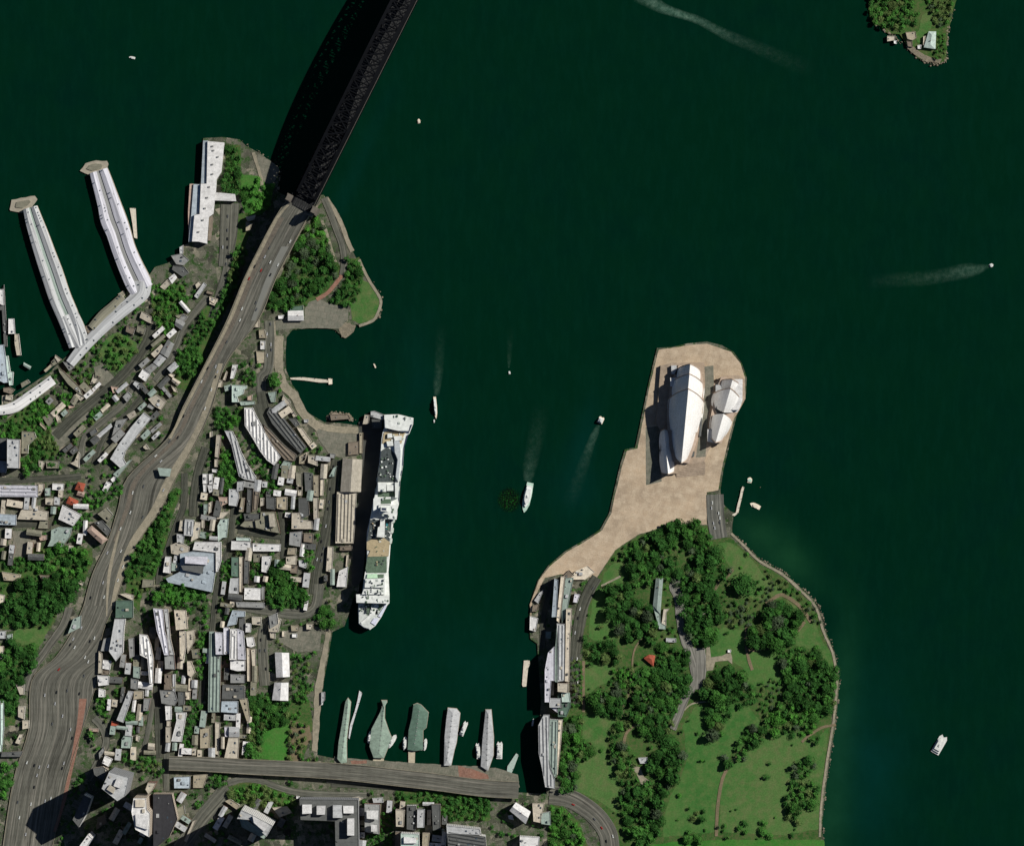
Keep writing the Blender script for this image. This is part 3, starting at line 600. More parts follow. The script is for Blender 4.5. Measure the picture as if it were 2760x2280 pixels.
# ================================================================ BUILDINGS
BPOLY = []
LBL = []          # (object, y, phrase, place) numbered at the end
NB = 0
def size_word(A, asp):
    s = 'tiny' if A < 70 else 'small' if A < 220 else '' if A < 900 else 'large'
    if asp > 3.2: s = (s + ' long').strip() if s != 'tiny' else 'tiny narrow'
    return s
def inset_poly(p, d):
    n = len(p); out = []
    for i in range(n):
        a, b, c = Vector(p[i - 1]), Vector(p[i]), Vector(p[(i + 1) % n])
        e1, e2 = (b - a), (c - b)
        if e1.length < 1e-6 or e2.length < 1e-6: out.append(tuple(b)); continue
        e1.normalize(); e2.normalize(); n1, n2 = Vector((-e1.y, e1.x)), Vector((-e2.y, e2.x)); k = n1 + n2
        if k.length < 0.2: k = n1
        k = k.normalized(); f = min(1.8, 1 / max(.35, k.dot(n1))); out.append(tuple(b + k * d * f))
    return out
def st_h(h): return h < 40
def clean(p):
    q = [p[0]]
    for a in p[1:]:
        if math.hypot(a[0] - q[-1][0], a[1] - q[-1][1]) > 0.3: q.append(a)
    return q
def building(place, t, h, c, style, pts, z0=GZ, wall=None):
    """walls, roof slab behind a parapet (or gable, hip, ribbed sheds), plant and skylights on the roof"""
    global NB; NB += 1
    r = random.Random(NB * 13 + 5)
    poly = ccw(clean(PP(t, pts)))
    ang = long_angle(poly); o = centroid(poly); L = loc_pts(poly, o, ang)
    A = abs(area(poly)); xs = [p[0] for p in L]; ys = [p[1] for p in L]; lx, ly = max(xs) - min(xs), max(ys) - min(ys)
    if st_h(h): h *= .8
    if A < 90 and h > 8: h = 7
    form = {'f': 'flat-roofed', 'g': 'gabled', 'h': 'hip-roofed', 'r': 'ridged', 's': 'tower'}[style]
    ph = ' '.join(x for x in (size_word(A, max(lx, ly) / max(1, min(lx, ly))), ROOFW[c], form, '' if style == 's' else 'building') if x)
    if c == 're': ph = 'red-roofed house'
    BPOLY.append(poly)
    kd = 'tower' if style == 's' else 'shed' if A < 110 and h <= 10 else 'building'
    if kd == 'shed': ph = ph.replace('building', 'shed')
    b = thing('tower_block' if kd == 'tower' else kd, ph, kd, (o[0], o[1], z0), ang)
    LBL.append((b, o[1], ph, place)); b['h'] = h
    W = wallmat(wall or r.choice('wssgbw' if c not in ('w', 'lg', 'bl', 'gw', 'lv') else 'wwgs'))
    RM = roofmat(c)
    if style in 'gh' and len(L) == 4:
        m = MB(); m.prism(L, 0, h, top=False)
        e = [(L[i], L[(i + 1) % 4]) for i in range(4)]
        k = 0 if math.dist(*e[0]) + math.dist(*e[2]) > math.dist(*e[1]) + math.dist(*e[3]) else 1
        q = L[k:] + L[:k]                                       # q0-q1 and q2-q3 are the long sides
        w = math.dist(q[1], q[2]); rise = w * .24
        m1 = ((q[0][0] + q[3][0]) / 2, (q[0][1] + q[3][1]) / 2); m2 = ((q[1][0] + q[2][0]) / 2, (q[1][1] + q[2][1]) / 2)
        if style == 'h':
            f = min(.4, w / 2 / max(1, math.dist(m1, m2))); m1, m2 = tuple(a + (b_ - a) * f for a, b_ in zip(m1, m2)), tuple(b_ + (a - b_) * f for a, b_ in zip(m1, m2))
        m.build('wall', W, b)
        rf = MB(); ea = .4
        qq = inset_poly(q, -ea) if area(q) > 0 else q
        A0, A1, A2, A3 = [(*p, h - .15) for p in qq]; T1, T2 = (*m1, h + rise), (*m2, h + rise)
        if style == 'g': T1 = (*[a + (a - b_) * .3 / max(1, math.dist(m1, m2)) for a, b_ in zip(m1, m2)], h + rise)
        rf.face([A0, A1, T2, T1]); rf.face([A2, A3, T1, T2]); rf.face([A1, A2, T2]); rf.face([A3, A0, T1])
        ro = rf.build('roof', RM, b)
        if r.random() < .7:
            c_ = MB(); x, y = [a + (b_ - a) * r.uniform(.25, .75) for a, b_ in zip(m1, m2)]; c_.box((x, y + .6, h), (1.2, .9, rise + 1.3)); c_.build('chimney', wallmat('b'), ro)
        return b
    m = MB(); m.prism(L, 0, h, top=False)
    inn = inset_poly(L, .45); n = len(L)
    ok = area(inn) > 0.5 * area(L)
    if ok:
        for i in range(n):
            j = (i + 1) % n
            m.face([(*L[i], h), (*L[j], h), (*inn[j], h), (*inn[i], h)], mi=1); m.face([(*inn[i], h), (*inn[j], h), (*inn[j], h - .9), (*inn[i], h - .9)], mi=1)
    else: inn = L
    rz = h - .9 if ok else h
    m.build('wall', [W, RM], b)
    rf = MB()
    rf.face([(*p, rz) for p in inn], [(p[0], p[1]) for p in inn])
    ro = rf.build('roof', RM, b)
    if style == 'r':                                            # parallel roof ridges laid along the block
        rb = MB(); w = 5.0; y = min(ys) + w / 2
        while y < max(ys) - w / 3:
            xs_ = [x for x in np.arange(min(xs), max(xs), 1.5) if inside(inn, x, y) and edge_dist(inn, x, y) > 1.2]
            if len(xs_) > 4:
                a, e_ = xs_[0], xs_[-1]; hw = w * .42
                rb.face([(a, y - hw, rz + .02), (e_, y - hw, rz + .02), (e_, y, rz + 1.6), (a, y, rz + 1.6)]); rb.face([(e_, y + hw, rz + .02), (a, y + hw, rz + .02), (a, y, rz + 1.6), (e_, y, rz + 1.6)])
                rb.face([(a, y - hw, rz), (a, y, rz + 1.6), (a, y + hw, rz)]); rb.face([(e_, y - hw, rz), (e_, y + hw, rz), (e_, y, rz + 1.6)])
            y += w
        if rb.f: rb.build('roof_ridge', RM, b)
    k = int(max(1, min(7, A / 110)))
    if A < 60: k = 0
    tries = 0
    while k > 0 and tries < 60:
        tries += 1
        x, y = r.uniform(min(xs), max(xs)), r.uniform(min(ys), max(ys)); d = edge_dist(inn, x, y)
        if not inside(inn, x, y) or d < 1.6: continue
        k -= 1; s = min(d * .9, r.uniform(1.5, 4.5)); kind = r.random(); q = MB()
        if kind < .45:
            q.box((x, y, rz), (s * 1.3, s, r.uniform(1.2, 3.0))); q.build('plant_room', roofmat(r.choice(['lg', 'g', c, c, 'dg', 'be'])), b)
        elif kind < .75:
            q.box((x, y, rz), (s * .8, s * .6, .5)); q.build('skylight', plain('skylight_glass', (.05, .07, .09), .15, .5), b)
        else:
            q.cyl((x, y, rz), min(.8, s / 2), 1.3, 8); q.build('roof_vent', roofmat('g'), b)
    return b
def piece(b, t, z, h, c, pts, name='upper_block'):
    """a raised block standing on an existing building (a part of it)"""
    poly = PP(t, pts); ang = b.rotation_euler.z; o = (b.location.x, b.location.y)
    m = MB(); m.prism(ccw(loc_pts(poly, o, ang)), z, z + h); return m.build(name, roofmat(c), b)

BLD = {}
BLD['west of the motorway'] = '''
D 12 lg f 1350,1255 1420,1310 1330,1420 1290,1470 1180,1620 1160,1690 1190,1740 1130,1775 1035,1690 1110,1560 1240,1380
D 11 g g 1575,580 1632,618 1575,745 1505,700
D 10 lg g 1500,715 1557,755 1490,827 1440,790
D 10 g g 1430,800 1475,830 1412,888 1360,850
D 12 w f 1340,850 1412,895 1365,967 1298,918
D 9 lg f 1268,960 1330,990 1300,1042 1248,992
D 11 be f 1470,1090 1560,1155 1510,1232 1440,1190 1390,1130
D 9 g f 1398,1175 1452,1200 1430,1232 1378,1202
D 7 cr g 1620,930 1692,972 1662,1008 1610,960
D 8 cr f 1585,880 1640,905 1620,935 1580,905
D 9 g g 1655,380 1736,420 1700,482 1640,440
D 8 ol f 1640,350 1736,330 1736,400 1660,370
E 9 g f 250,430 330,335 372,362 292,472
E 7 lg f 430,170 520,40 548,62 462,192
E 6 cr f 590,178 655,195 632,262 572,240
E 6 be f 440,60 480,30 500,60 455,100
D 9 be f 880,900 930,930 900,982 848,992
D 9 ol g 900,880 960,900 940,940 890,930
D 9 be f 700,1100 740,1060 800,1112 760,1150
D 8 ol g 660,1160 700,1090 740,1130 700,1190
D 6 pk f 640,1190 690,1170 702,1205 650,1222
D 7 cr f 520,1290 548,1272 570,1312 540,1342
D 7 tn f 380,1340 442,1400 430,1422 376,1370
D 9 ol f 400,1300 470,1270 520,1320 460,1390
D 7 lg g 910,1470 1040,1360 1052,1388 938,1490
D 9 g f 1090,1330 1200,1310 1150,1390 1050,1480
D 7 be f 1370,1550 1402,1600 1366,1602 1340,1580
D 8 dg f 840,1440 900,1400 920,1440 860,1480
D 8 pk f 1040,1010 1110,1020 1100,1070 1060,1075
D 8 be g 1190,1280 1260,1240 1280,1280 1220,1320
D 8 g f 1150,1110 1200,1060 1240,1100 1190,1160
D 9 br f 1190,440 1270,470 1250,530 1180,500
D 8 be f 1330,310 1420,360 1430,430 1380,410 1310,370
D 8 ol f 1290,440 1370,470 1350,530 1280,500
D 7 cr f 1600,1000 1650,1030 1665,1068 1630,1060
B 7 cr f 400,1560 470,1590 445,1630 400,1600
B 6 br f 380,1500 440,1520 430,1545 370,1530
B 7 tn f 740,860 800,880 780,940 740,950
B 6 be g 740,820 830,800 820,840 760,860'''
BLD['by the finger wharves'] = '''
D 10 ol f 550,840 600,870 760,1030 790,1110 740,1080 640,990 560,880
D 9 g f 590,780 640,790 700,835 652,870
U 8 be f 870,615 970,690 910,740 860,660
U 7 ol f 800,730 870,660 920,740 840,790
U 8 tn f 690,860 800,760 830,790 720,890
U 6 gr g 380,740 490,800 470,842 370,780
U 8 br f 60,1130 160,1120 240,1160 180,1230 60,1190
U 7 be f 100,1240 200,1270 190,1330 90,1310
U 8 ol f 330,1060 440,1000 480,1050 350,1130
B 8 g f 40,1180 140,1160 210,1220 160,1270 90,1260
B 7 dg f 60,1270 160,1280 210,1340 150,1380 50,1310
B 6 w g 20,1390 70,1350 95,1385 50,1440
B 7 lg f 120,1100 158,1080 155,1160 122,1165
A 6 be f 1500,1470 1570,1400 1600,1440 1540,1500
U 9 lg f 1430,170 1600,60 1650,110 1480,240
U 7 br f 1290,190 1370,160 1450,290 1400,300'''
BLD['at the left edge'] = '''
D 30 lg f 80,1505 200,1508 192,1776 80,1772
D 12 dg f 0,1495 74,1495 78,1696 0,1700
G 12 lg f 0,145 76,150 62,258 0,252
D 12 ol f 210,1430 330,1440 345,1490 272,1560 266,1640 206,1640
G 8 be f 365,140 430,150 400,232 368,192
G 8 ol f 432,142 556,150 550,215 440,215
G 8 be f 700,150 738,60 752,80 745,212 660,168
G 13 lv r 0,372 355,375 360,482 0,480
G 10 be f 365,360 420,360 418,400 380,470 362,470
G 9 w f 495,355 604,360 600,422 492,416
G 8 gr f 425,400 480,398 478,470 425,472
G 9 re h 735,345 802,360 782,432 706,412
G 7 pk g 740,420 795,440 786,482 722,462
G 9 re h 652,480 737,520 722,575 626,540
G 11 w f 590,555 770,650 690,755 550,690
G 9 be f 430,490 512,495 500,560 430,550
G 10 be f 260,560 370,565 370,600 460,620 450,700 168,690 200,610
G 10 bl f 0,640 160,650 156,746 0,742
G 6 ol f 380,700 460,705 460,780 360,775
G 10 gr f 485,790 560,760 680,770 660,850 580,955 510,940 450,945 480,880
G 7 pk f 360,840 442,840 440,882 380,892
G 16 pk h 820,795 862,750 1012,880 960,922
G 10 ol f 915,640 1000,580 1062,650 1010,722
G 9 dg f 880,720 960,700 1040,790 1010,850
G 8 w f 960,420 1000,335 1050,355 1000,442
G 7 w f 1036,320 1070,290 1100,312 1060,348
G 7 gr f 1060,270 1200,150 1242,130 1100,302
G 6 cr f 720,1275 742,1240 792,1250 772,1312
G 7 be f 1120,1390 1180,1380 1260,1400 1250,1450 1200,1430
G 10 gg f 1090,1450 1250,1450 1250,1610 1085,1610
G 7 ol f 1340,1250 1450,1260 1440,1320 1330,1330
G 7 tn f 20,1180 200,1210 180,1270 40,1260
G 6 br f 370,1210 470,1215 440,1285 400,1270
G 7 cr f -10,1390 50,1400 40,1460 -10,1480
G 10 gr f 690,1620 765,1590 760,1700 640,1760'''
BLD['beside the toll plaza'] = '''
J 20 lg f 931,-100 1018,-100 1005,0 1000,170 940,240 885,160 905,50
J 9 be f 800,160 830,180 832,340 795,340
J 10 g f 840,60 895,50 885,160 815,160
J 10 w f 835,230 902,240 890,312 830,300
J 8 br f 835,315 890,315 885,350 820,350
J 12 w f 790,355 885,360 880,432 798,440
J 11 w f 800,460 852,475 850,530 798,530
J 12 gr f 1080,280 1136,290 1130,380 1078,370
J 14 g f 1060,380 1120,392 1114,470 1058,460
J 16 lg f 1040,480 1084,485 1000,735 945,715
J 14 tn f 1085,480 1162,480 1160,540 1082,550
J 14 g f 1165,540 1222,540 1200,640 1160,640
J 22 w r 1130,20 1195,30 1225,110 1245,220 1240,420 1212,420 1195,220 1135,190
J 12 g f 1040,60 1085,50 1090,200 1050,220
J 8 re f 905,725 962,735 950,766 898,760
J 9 gr f 985,870 1010,830 1072,850 1060,942 980,940
J 7 be f 1100,840 1132,850 1120,890 1098,880
J 6 pk f 720,780 800,785 798,812 724,806
J 14 w f 850,1000 915,1030 880,1090 828,1060
J 12 g f 800,980 842,930 850,962 805,1030
J 8 be f 128,420 202,420 200,510 165,512
J 8 be f 150,605 206,605 200,710 150,690
J 7 cr f 185,720 242,720 236,780 185,790
J 7 be f 125,900 160,830 192,830 165,912
J 12 gw r 0,560 35,560 38,780 18,970 0,970
J 8 cr f 0,120 36,120 34,215 0,222
J 7 lg f 0,0 50,0 48,60 0,60
J 8 gr f 60,30 102,20 100,115 55,112
J 8 dg f 18,975 192,965 170,1012 10,1012'''
BLD['near the bottom towers'] = '''
J 120 lg s 925,1095 1085,1140 1050,1290 990,1330 865,1230
J 110 w s 1115,1310 1215,1310 1222,1400 1246,1430 1240,1620 1130,1560 1098,1420
J 50 be f 1210,1205 1275,1210 1250,1262 1215,1300 1190,1260
J 80 w s 740,1610 775,1642 700,1760 648,1736
J 8 bl f 1405,1175 1540,1170 1535,1265 1408,1265
J 6 tn f 1562,1160 1680,1150 1642,1262 1560,1262
J 30 dg f 760,1100 840,1085 880,1110 840,1200 770,1150
J 60 dg f 610,1500 700,1300 760,1330 720,1450 660,1560
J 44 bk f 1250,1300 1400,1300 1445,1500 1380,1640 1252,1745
J 10 br f 790,1500 850,1480 860,1540 780,1600
K 120 lg s 780,1400 870,1440 1030,1525 980,1612 900,1540 850,1480 745,1470
K 35 gr f 735,1480 775,1490 960,1640 940,1665 760,1570
K 9 be f 1000,1420 1120,1410 1160,1460 1060,1500
K 8 tn f 620,1370 720,1440 740,1400 660,1350
K 12 ol f 210,1440 290,1400 300,1470 240,1530
K 7 be f 360,1530 390,1520 310,1700 290,1690
K 62 dg f 1230,1335 1700,1340 1706,1745 1520,1745 1515,1510 1240,1500
L 26 g f 250,1385 375,1390 370,1630 252,1610
L 30 be f 500,1430 575,1435 566,1570 504,1566
L 30 lg f 675,1430 735,1430 730,1575 672,1575
L 24 dg f 590,1400 665,1400 660,1600 590,1590
L 24 dg f 790,1390 862,1390 862,1590 800,1600
L 12 cr f 755,1440 786,1440 782,1560 752,1560
L 50 gw s 545,1612 690,1620 695,1745 545,1745
L 30 tn f 718,1620 776,1620 762,1745 714,1745
L 20 br f 498,1610 540,1610 532,1745 494,1745
L 45 dg r 915,1590 1225,1640 1230,1745 925,1745
L 46 lg f 910,1550 1180,1580 1188,1625 915,1615
L 24 w g 1467,1378 1585,1450 1545,1545 1420,1440
L 16 cr f 1600,1385 1700,1385 1665,1540 1610,1530
L 16 gr f 1670,1465 1745,1450 1750,1560 1672,1550
L 8 w f 1405,1487 1440,1480 1450,1520 1410,1512
L 24 w f 1500,1645 1660,1655 1650,1745 1500,1745
L 9 be f 20,1395 30,1360 200,1330 240,1345 200,1370
L 8 lg f 310,1345 395,1340 400,1380 320,1382
K 6 w f 1195,1325 1222,1330 1218,1350 1195,1350'''
BLD['between plaza and west quay'] = '''
K 25 lv r 45,-186 125,-180 140,0 160,60 175,190 135,190 100,70 75,0
K 20 g f 135,192 215,195 222,305 140,302
K 20 lg f 130,-180 165,-180 185,60 215,190 180,188 160,50
K 20 cr f 212,-172 310,-168 322,-20 228,-10
K 20 cr f 255,0 305,0 310,130 290,230 260,222
K 14 be f 310,0 380,-10 370,90 320,180
K 16 cr f 316,240 350,240 385,330 350,370 320,350
K 12 cr f 328,372 350,372 346,480 325,480
K 10 cr f 300,490 342,490 340,550 305,550
K 14 g f 95,475 215,480 240,560 215,600 110,580
K 14 br f 135,345 195,345 205,470 130,470
K 14 lg f 200,345 222,345 220,490 198,480
K 13 w f 138,600 190,600 190,710 145,716
K 12 w f 225,655 312,655 272,890 188,885 230,720
K 12 be f 143,770 185,770 185,895 143,895
K 9 be f 150,720 185,722 180,765 150,765
K 15 gr r 495,0 540,0 546,180 590,200 580,650 485,650
K 22 lv f 542,5 606,10 606,186 548,186
K 24 w r 665,-20 716,-20 720,228 660,228
K 22 lv f 722,-20 772,0 790,228 726,224
K 18 w f 665,235 785,235 786,316 720,320 665,305
K 12 g f 665,345 782,350 780,416 665,416
K 10 dg f 600,430 780,440 780,548 595,548
K 14 bl f 595,562 726,562 725,660 588,650
K 10 tn f 735,545 802,540 826,720 796,726
K 10 w f 790,50 850,45 866,115 830,130 800,120
K 12 cr f 796,135 822,140 822,402 800,402
K 8 be f 830,150 870,140 870,300 840,300
K 12 w g 1025,172 1135,175 1140,365 1036,370
K 12 w g 1022,415 1130,415 1128,558 1002,552
K 8 be f 980,0 1025,0 1026,60 985,55
K 5 w f 1160,20 1202,20 1200,52 1160,50
K 5 cr f 1080,0 1105,0 1100,45 1080,45
K 8 lv f 615,770 650,770 650,850 620,850
K 10 lg g 655,770 735,775 735,850 655,850
K 10 be f 650,856 736,856 726,1025 615,1020
K 5 tn f 420,780 500,780 495,940 420,944
K 5 be f 540,730 580,740 570,1000 540,990
K 5 lg f 1395,492 1426,490 1424,555 1395,592
H 12 bl f 790,1540 910,1550 908,1600 840,1602 828,1670 738,1690
H 12 be f 970,1600 1062,1605 1056,1680 974,1672
H 12 w f 915,1660 965,1665 960,1745 912,1745
H 12 be f 1126,1595 1246,1625 1216,1745 1130,1740
H 6 tn f 1335,1680 1410,1682 1406,1736 1340,1736
H 8 be f 1480,1665 1545,1670 1530,1720 1480,1720
H 8 dg f 850,1620 905,1610 905,1736 850,1736
K 14 g f 1040,-150 1052,-60 985,-20 975,-120
K 18 lv f 610,-30 655,-30 655,180 612,186
K 8 br f 240,-20 250,130 235,220 226,60
K 10 ol f 350,150 412,140 410,215 360,220
K 9 dg f 240,490 295,485 295,590 245,600'''
BLD['west of the terminal road'] = '''
E 12 be f 640,1460 686,1470 660,1680 625,1670
E 7 be f 575,1440 600,1430 602,1480 575,1490
H 9 be f 622,130 652,130 650,202 620,202
H 8 w f 598,220 646,225 640,256 600,250
H 9 w f 510,265 556,265 555,360 510,360
H 9 w f 568,268 606,265 606,362 570,362
H 9 w f 514,366 548,366 545,436 518,436
H 9 w f 554,372 608,370 606,430 572,446
H 9 gr f 520,550 560,550 556,612 520,690
H 8 be f 566,540 602,520 592,620 565,640
H 13 lg f 835,340 902,335 886,420 830,430
H 12 lg f 758,405 840,415 855,480 830,570 755,560
H 10 pk f 655,480 750,485 745,540 682,570
H 12 tn f 875,490 907,490 890,622 850,620
H 12 br r 985,410 1046,420 1020,602 975,620
H 10 be f 1050,492 1086,490 1082,560 1048,570
H 10 tn f 1202,485 1302,480 1300,602 1270,602 1204,590
H 11 dg f 1104,480 1192,490 1186,602 1108,590
H 8 be f 645,625 760,620 702,680 645,690
H 10 dg f 930,400 975,420 960,630 920,630
H 14 ol f 1055,620 1190,620 1236,822 1130,802 1010,770 1000,700 1050,690
H 10 ol f 860,750 905,705 1000,705 1008,770 900,765
H 12 dg f 895,640 1050,640 1046,688 905,700
H 12 w f 915,695 992,700 990,730 915,726
H 10 gw f 680,690 755,685 736,860 700,862 655,900 650,750
H 12 lg r 345,690 430,695 420,850 335,840
H 10 lg f 268,825 340,835 330,922 272,920
H 9 be f 440,712 498,720 480,860 400,900 420,800
H 9 be f 500,695 530,695 526,772 500,772
H 8 gr f 470,802 542,810 540,872 468,860
H 9 be f 300,700 342,700 330,800 285,800
H 10 be f 210,932 290,900 390,950 380,1000 300,1030 218,1010
H 16 w f 440,900 685,902 686,1082 652,1180 636,1182 635,1000 420,975
H 13 bl f 300,1010 420,990 620,1005 630,1190 602,1372 500,1350 190,1280 168,1245 300,1180
H 11 w f 162,1040 216,1040 210,1196 140,1186
H 8 gr f 220,1095 298,1100 290,1170 218,1175
H 10 w f 780,892 960,900 972,980 776,976
H 10 gw f 825,860 950,865 962,893 826,888
H 10 w f 978,915 1242,925 1236,990 980,990
H 9 gg f 780,1042 850,1045 848,1230 778,1222
H 9 cr f 852,1042 888,1042 880,1370 855,1370
H 9 lg f 770,1240 850,1240 846,1388 753,1380
H 10 w f 1065,1035 1156,1035 1142,1110 1110,1190 1060,1180
H 11 w f 903,1330 1060,1336 1056,1446 898,1440
H 9 g f 1063,1320 1092,1320 1086,1440 1066,1440
H 7 be f 768,1450 822,1450 800,1510 760,1510
H 9 g f 820,1460 1090,1470 1090,1520 830,1510
H 14 be f 1345,630 1425,630 1430,690 1535,710 1540,782 1342,780
H 12 dg f 1408,490 1500,495 1510,650 1440,690 1410,640
H 10 be f 1545,490 1592,490 1590,690 1548,690
H 10 cr f 1615,280 1650,285 1640,470 1608,470
H 11 dg f 1460,250 1542,260 1530,430 1470,430
H 10 g f 1325,812 1445,802 1430,950 1318,930
H 11 br f 1457,820 1546,825 1540,912 1455,900
H 9 be f 1290,1042 1392,1030 1386,1116 1290,1110
H 8 lg f 1408,1072 1490,1080 1480,1152 1412,1130
H 10 tn f 1545,280 1600,280 1595,480 1550,470
H 8 br f 1320,1120 1400,1125 1400,1200 1330,1190
H 8 tn f 1310,960 1390,960 1380,1020 1300,1020
H 9 dg f 900,1060 950,1070 940,1290 895,1290
H 9 ol f 985,1010 1050,1020 1040,1090 985,1090
H 8 ol f 1380,250 1440,260 1440,420 1390,420
H 8 be f 1400,380 1445,385 1440,470 1400,470
I 10 be f 456,440 540,450 545,542 453,510
I 8 tn f 372,450 440,410 420,520 370,520
I 8 gr f 230,490 300,510 280,570 190,555
I 7 g f 660,420 715,430 700,470 660,465
I 12 be g 782,470 960,482 946,780 760,780
I 8 gr f 690,560 725,540 700,640 650,640
H 8 cr f 1460,80 1500,60 1470,140 1430,160'''
BLD['by the round western cove'] = '''
E 12 w r 900,1210 980,1210 1010,1280 1060,1370 1100,1450 1150,1540 1242,1670 1180,1750 1110,1700 1050,1620 980,1500 905,1380
E 12 lg r 715,1425 790,1430 830,1510 870,1620 930,1740 1012,1860 1000,1900 900,1880 850,1850 820,1730 780,1560
E 9 dg r 1140,1200 1200,1230 1330,1380 1485,1580 1425,1640 1280,1500 1160,1360 1110,1260
E 10 br r 1080,1360 1140,1420 1270,1560 1390,1650 1370,1710 1280,1700 1180,1580 1100,1450
E 8 gr f 710,1010 776,990 775,1040 720,1062
E 14 gw f 785,1000 925,1005 925,1030 900,1040 895,1080 835,1110 850,1160 785,1160
E 12 w f 790,810 842,810 800,940 768,940
E 8 be f 732,865 746,880 722,960 698,950
E 8 pk f 930,1110 976,1090 970,1142 930,1140
E 6 gr f 850,1152 1000,1152 1000,1180 870,1192
E 7 be f 650,940 700,960 690,1020 645,1020
E 8 be f 980,240 1036,240 1020,330 978,320
E 9 be f 980,390 1042,390 1040,460 980,460
E 6 w f 1050,585 1096,590 1090,666 1050,666
E 6 tn f 1035,480 1090,480 1110,560 1040,560
E 9 w g 1310,310 1450,305 1455,395 1310,396
E 8 gg f 1335,270 1450,255 1452,300 1325,305
E 6 w f 1215,350 1272,345 1260,380 1220,382
E 7 be f 1265,1090 1332,1160 1310,1212 1250,1140
E 7 cr f 1388,1392 1440,1400 1532,1530 1502,1562 1440,1480
E 7 be f 1290,1180 1330,1190 1390,1290 1360,1300
E 7 dg f 1310,1310 1380,1310 1420,1370 1380,1390
E 6 gr f 1120,1070 1200,1060 1190,1160 1150,1160
E 5 lg f 1455,1320 1500,1320 1495,1350 1460,1350
E 4 tn f 1010,680 1095,690 1090,790 1020,800'''
BLD['on the terminal quay'] = '''
I 10 be r 725,782 910,790 900,1000 880,1262 710,1262
I 8 be f 638,1290 690,1300 680,1532 622,1522
I 9 w f 745,1520 830,1480 812,1670 720,1668
I 8 br f 755,1290 870,1290 860,1330 750,1330
I 5 cr f 815,1370 835,1370 825,1480 805,1480
I 8 lg f 1040,30 1075,25 1160,60 1155,110 1040,80
I 8 be f 985,60 1030,65 1020,150 965,150
I 7 dg f 1050,100 1150,110 1140,190 1050,190
I 6 br f 830,320 930,310 930,430 830,440
I 6 tn f 935,230 968,230 965,420 935,420
I 6 br f 660,60 830,60 850,100 670,115'''
BLD['in the east quay terrace'] = '''
N 26 bl f 500,550 535,560 520,905 475,908
N 26 cr f 560,530 600,530 560,880 545,960 520,940
N 24 gr f 605,540 680,540 610,900 570,960 568,850
N 26 lv f 690,690 742,700 715,777 675,770
N 30 lg r 522,965 596,970 592,1500 530,1510 545,1300
N 30 cr f 610,830 662,830 665,900 650,1060 640,1508 598,1505 606,1000
N 18 gr f 418,1045 472,1045 465,1112 418,1108
N 30 lv f 440,1240 500,1180 500,1500 470,1500 460,1700 410,1700 410,1400
N 28 be f 472,1505 500,1505 495,1640 468,1640
N 30 gr f 505,1240 522,1000 530,1515 505,1510
N 30 be f 530,1520 632,1525 626,1612 530,1602
N 28 lg f 450,1665 562,1665 560,1750 455,1750
N 24 gw f 565,1612 640,1612 650,1700 572,1700
P 22 lv f 285,350 385,345 382,415 352,440 355,480 300,440
P 18 gg f 360,300 470,290 480,420 440,520 360,520
P 30 lg r 225,500 282,500 278,700 260,860 290,1000 330,1100 330,1185 240,1172 210,1000 180,860 175,600
P 28 gr r 284,540 362,545 352,1050 332,1090 292,990 266,860
P 26 cr f 365,545 405,545 385,800 356,1060 352,1050 358,800
N 6 lg f 312,755 362,680 400,660 350,785
N 7 w f 268,1030 272,900 350,920 326,1045
N 5 br f 300,800 360,790 340,860 290,860
N 6 cr f 640,560 700,480 810,430 880,490 790,560
N 6 br f 570,540 640,470 690,520 620,560'''
BLD['in the eastern gardens'] = '''
N 8 gr g 1452,550 1515,548 1490,880 1425,800
N 8 gr f 1420,800 1490,880 1495,960 1545,990 1540,1025 1480,1020
N 7 be f 1522,835 1578,830 1550,870 1546,990 1502,980
N 6 re h 1340,1295 1385,1262 1442,1272 1425,1368
N 5 lg f 1545,1105 1640,1110 1640,1145 1545,1145
P 5 lg f 1110,905 1195,900 1205,955 1130,960
O 4 w f 560,1388 592,1388 590,1415 560,1415
O 4 cr f 310,1035 345,1040 350,1080 320,1075'''
BLD['on the island at the top right'] = '''
R 8 gw h 1215,525 1330,525 1318,800 1140,775
R 6 cr f 1130,600 1165,590 1150,740 1125,740
R 7 tn f 840,530 1000,520 1020,620 960,665 870,640
R 5 be f 545,590 680,590 670,660 545,680
R 5 w f 650,665 700,665 700,722 655,715
R 4 w f 1035,740 1100,735 1090,800 1040,800
R 5 br f 860,670 950,680 960,770 880,760'''
last = {}
for place, txt in BLD.items():
    for ln in txt.strip().split('\n'):
        t, h, c, st, pts = ln.split(' ', 4)
        b = building(place, t, float(h), c, st, pts); last[(t, pts.split()[0])] = b
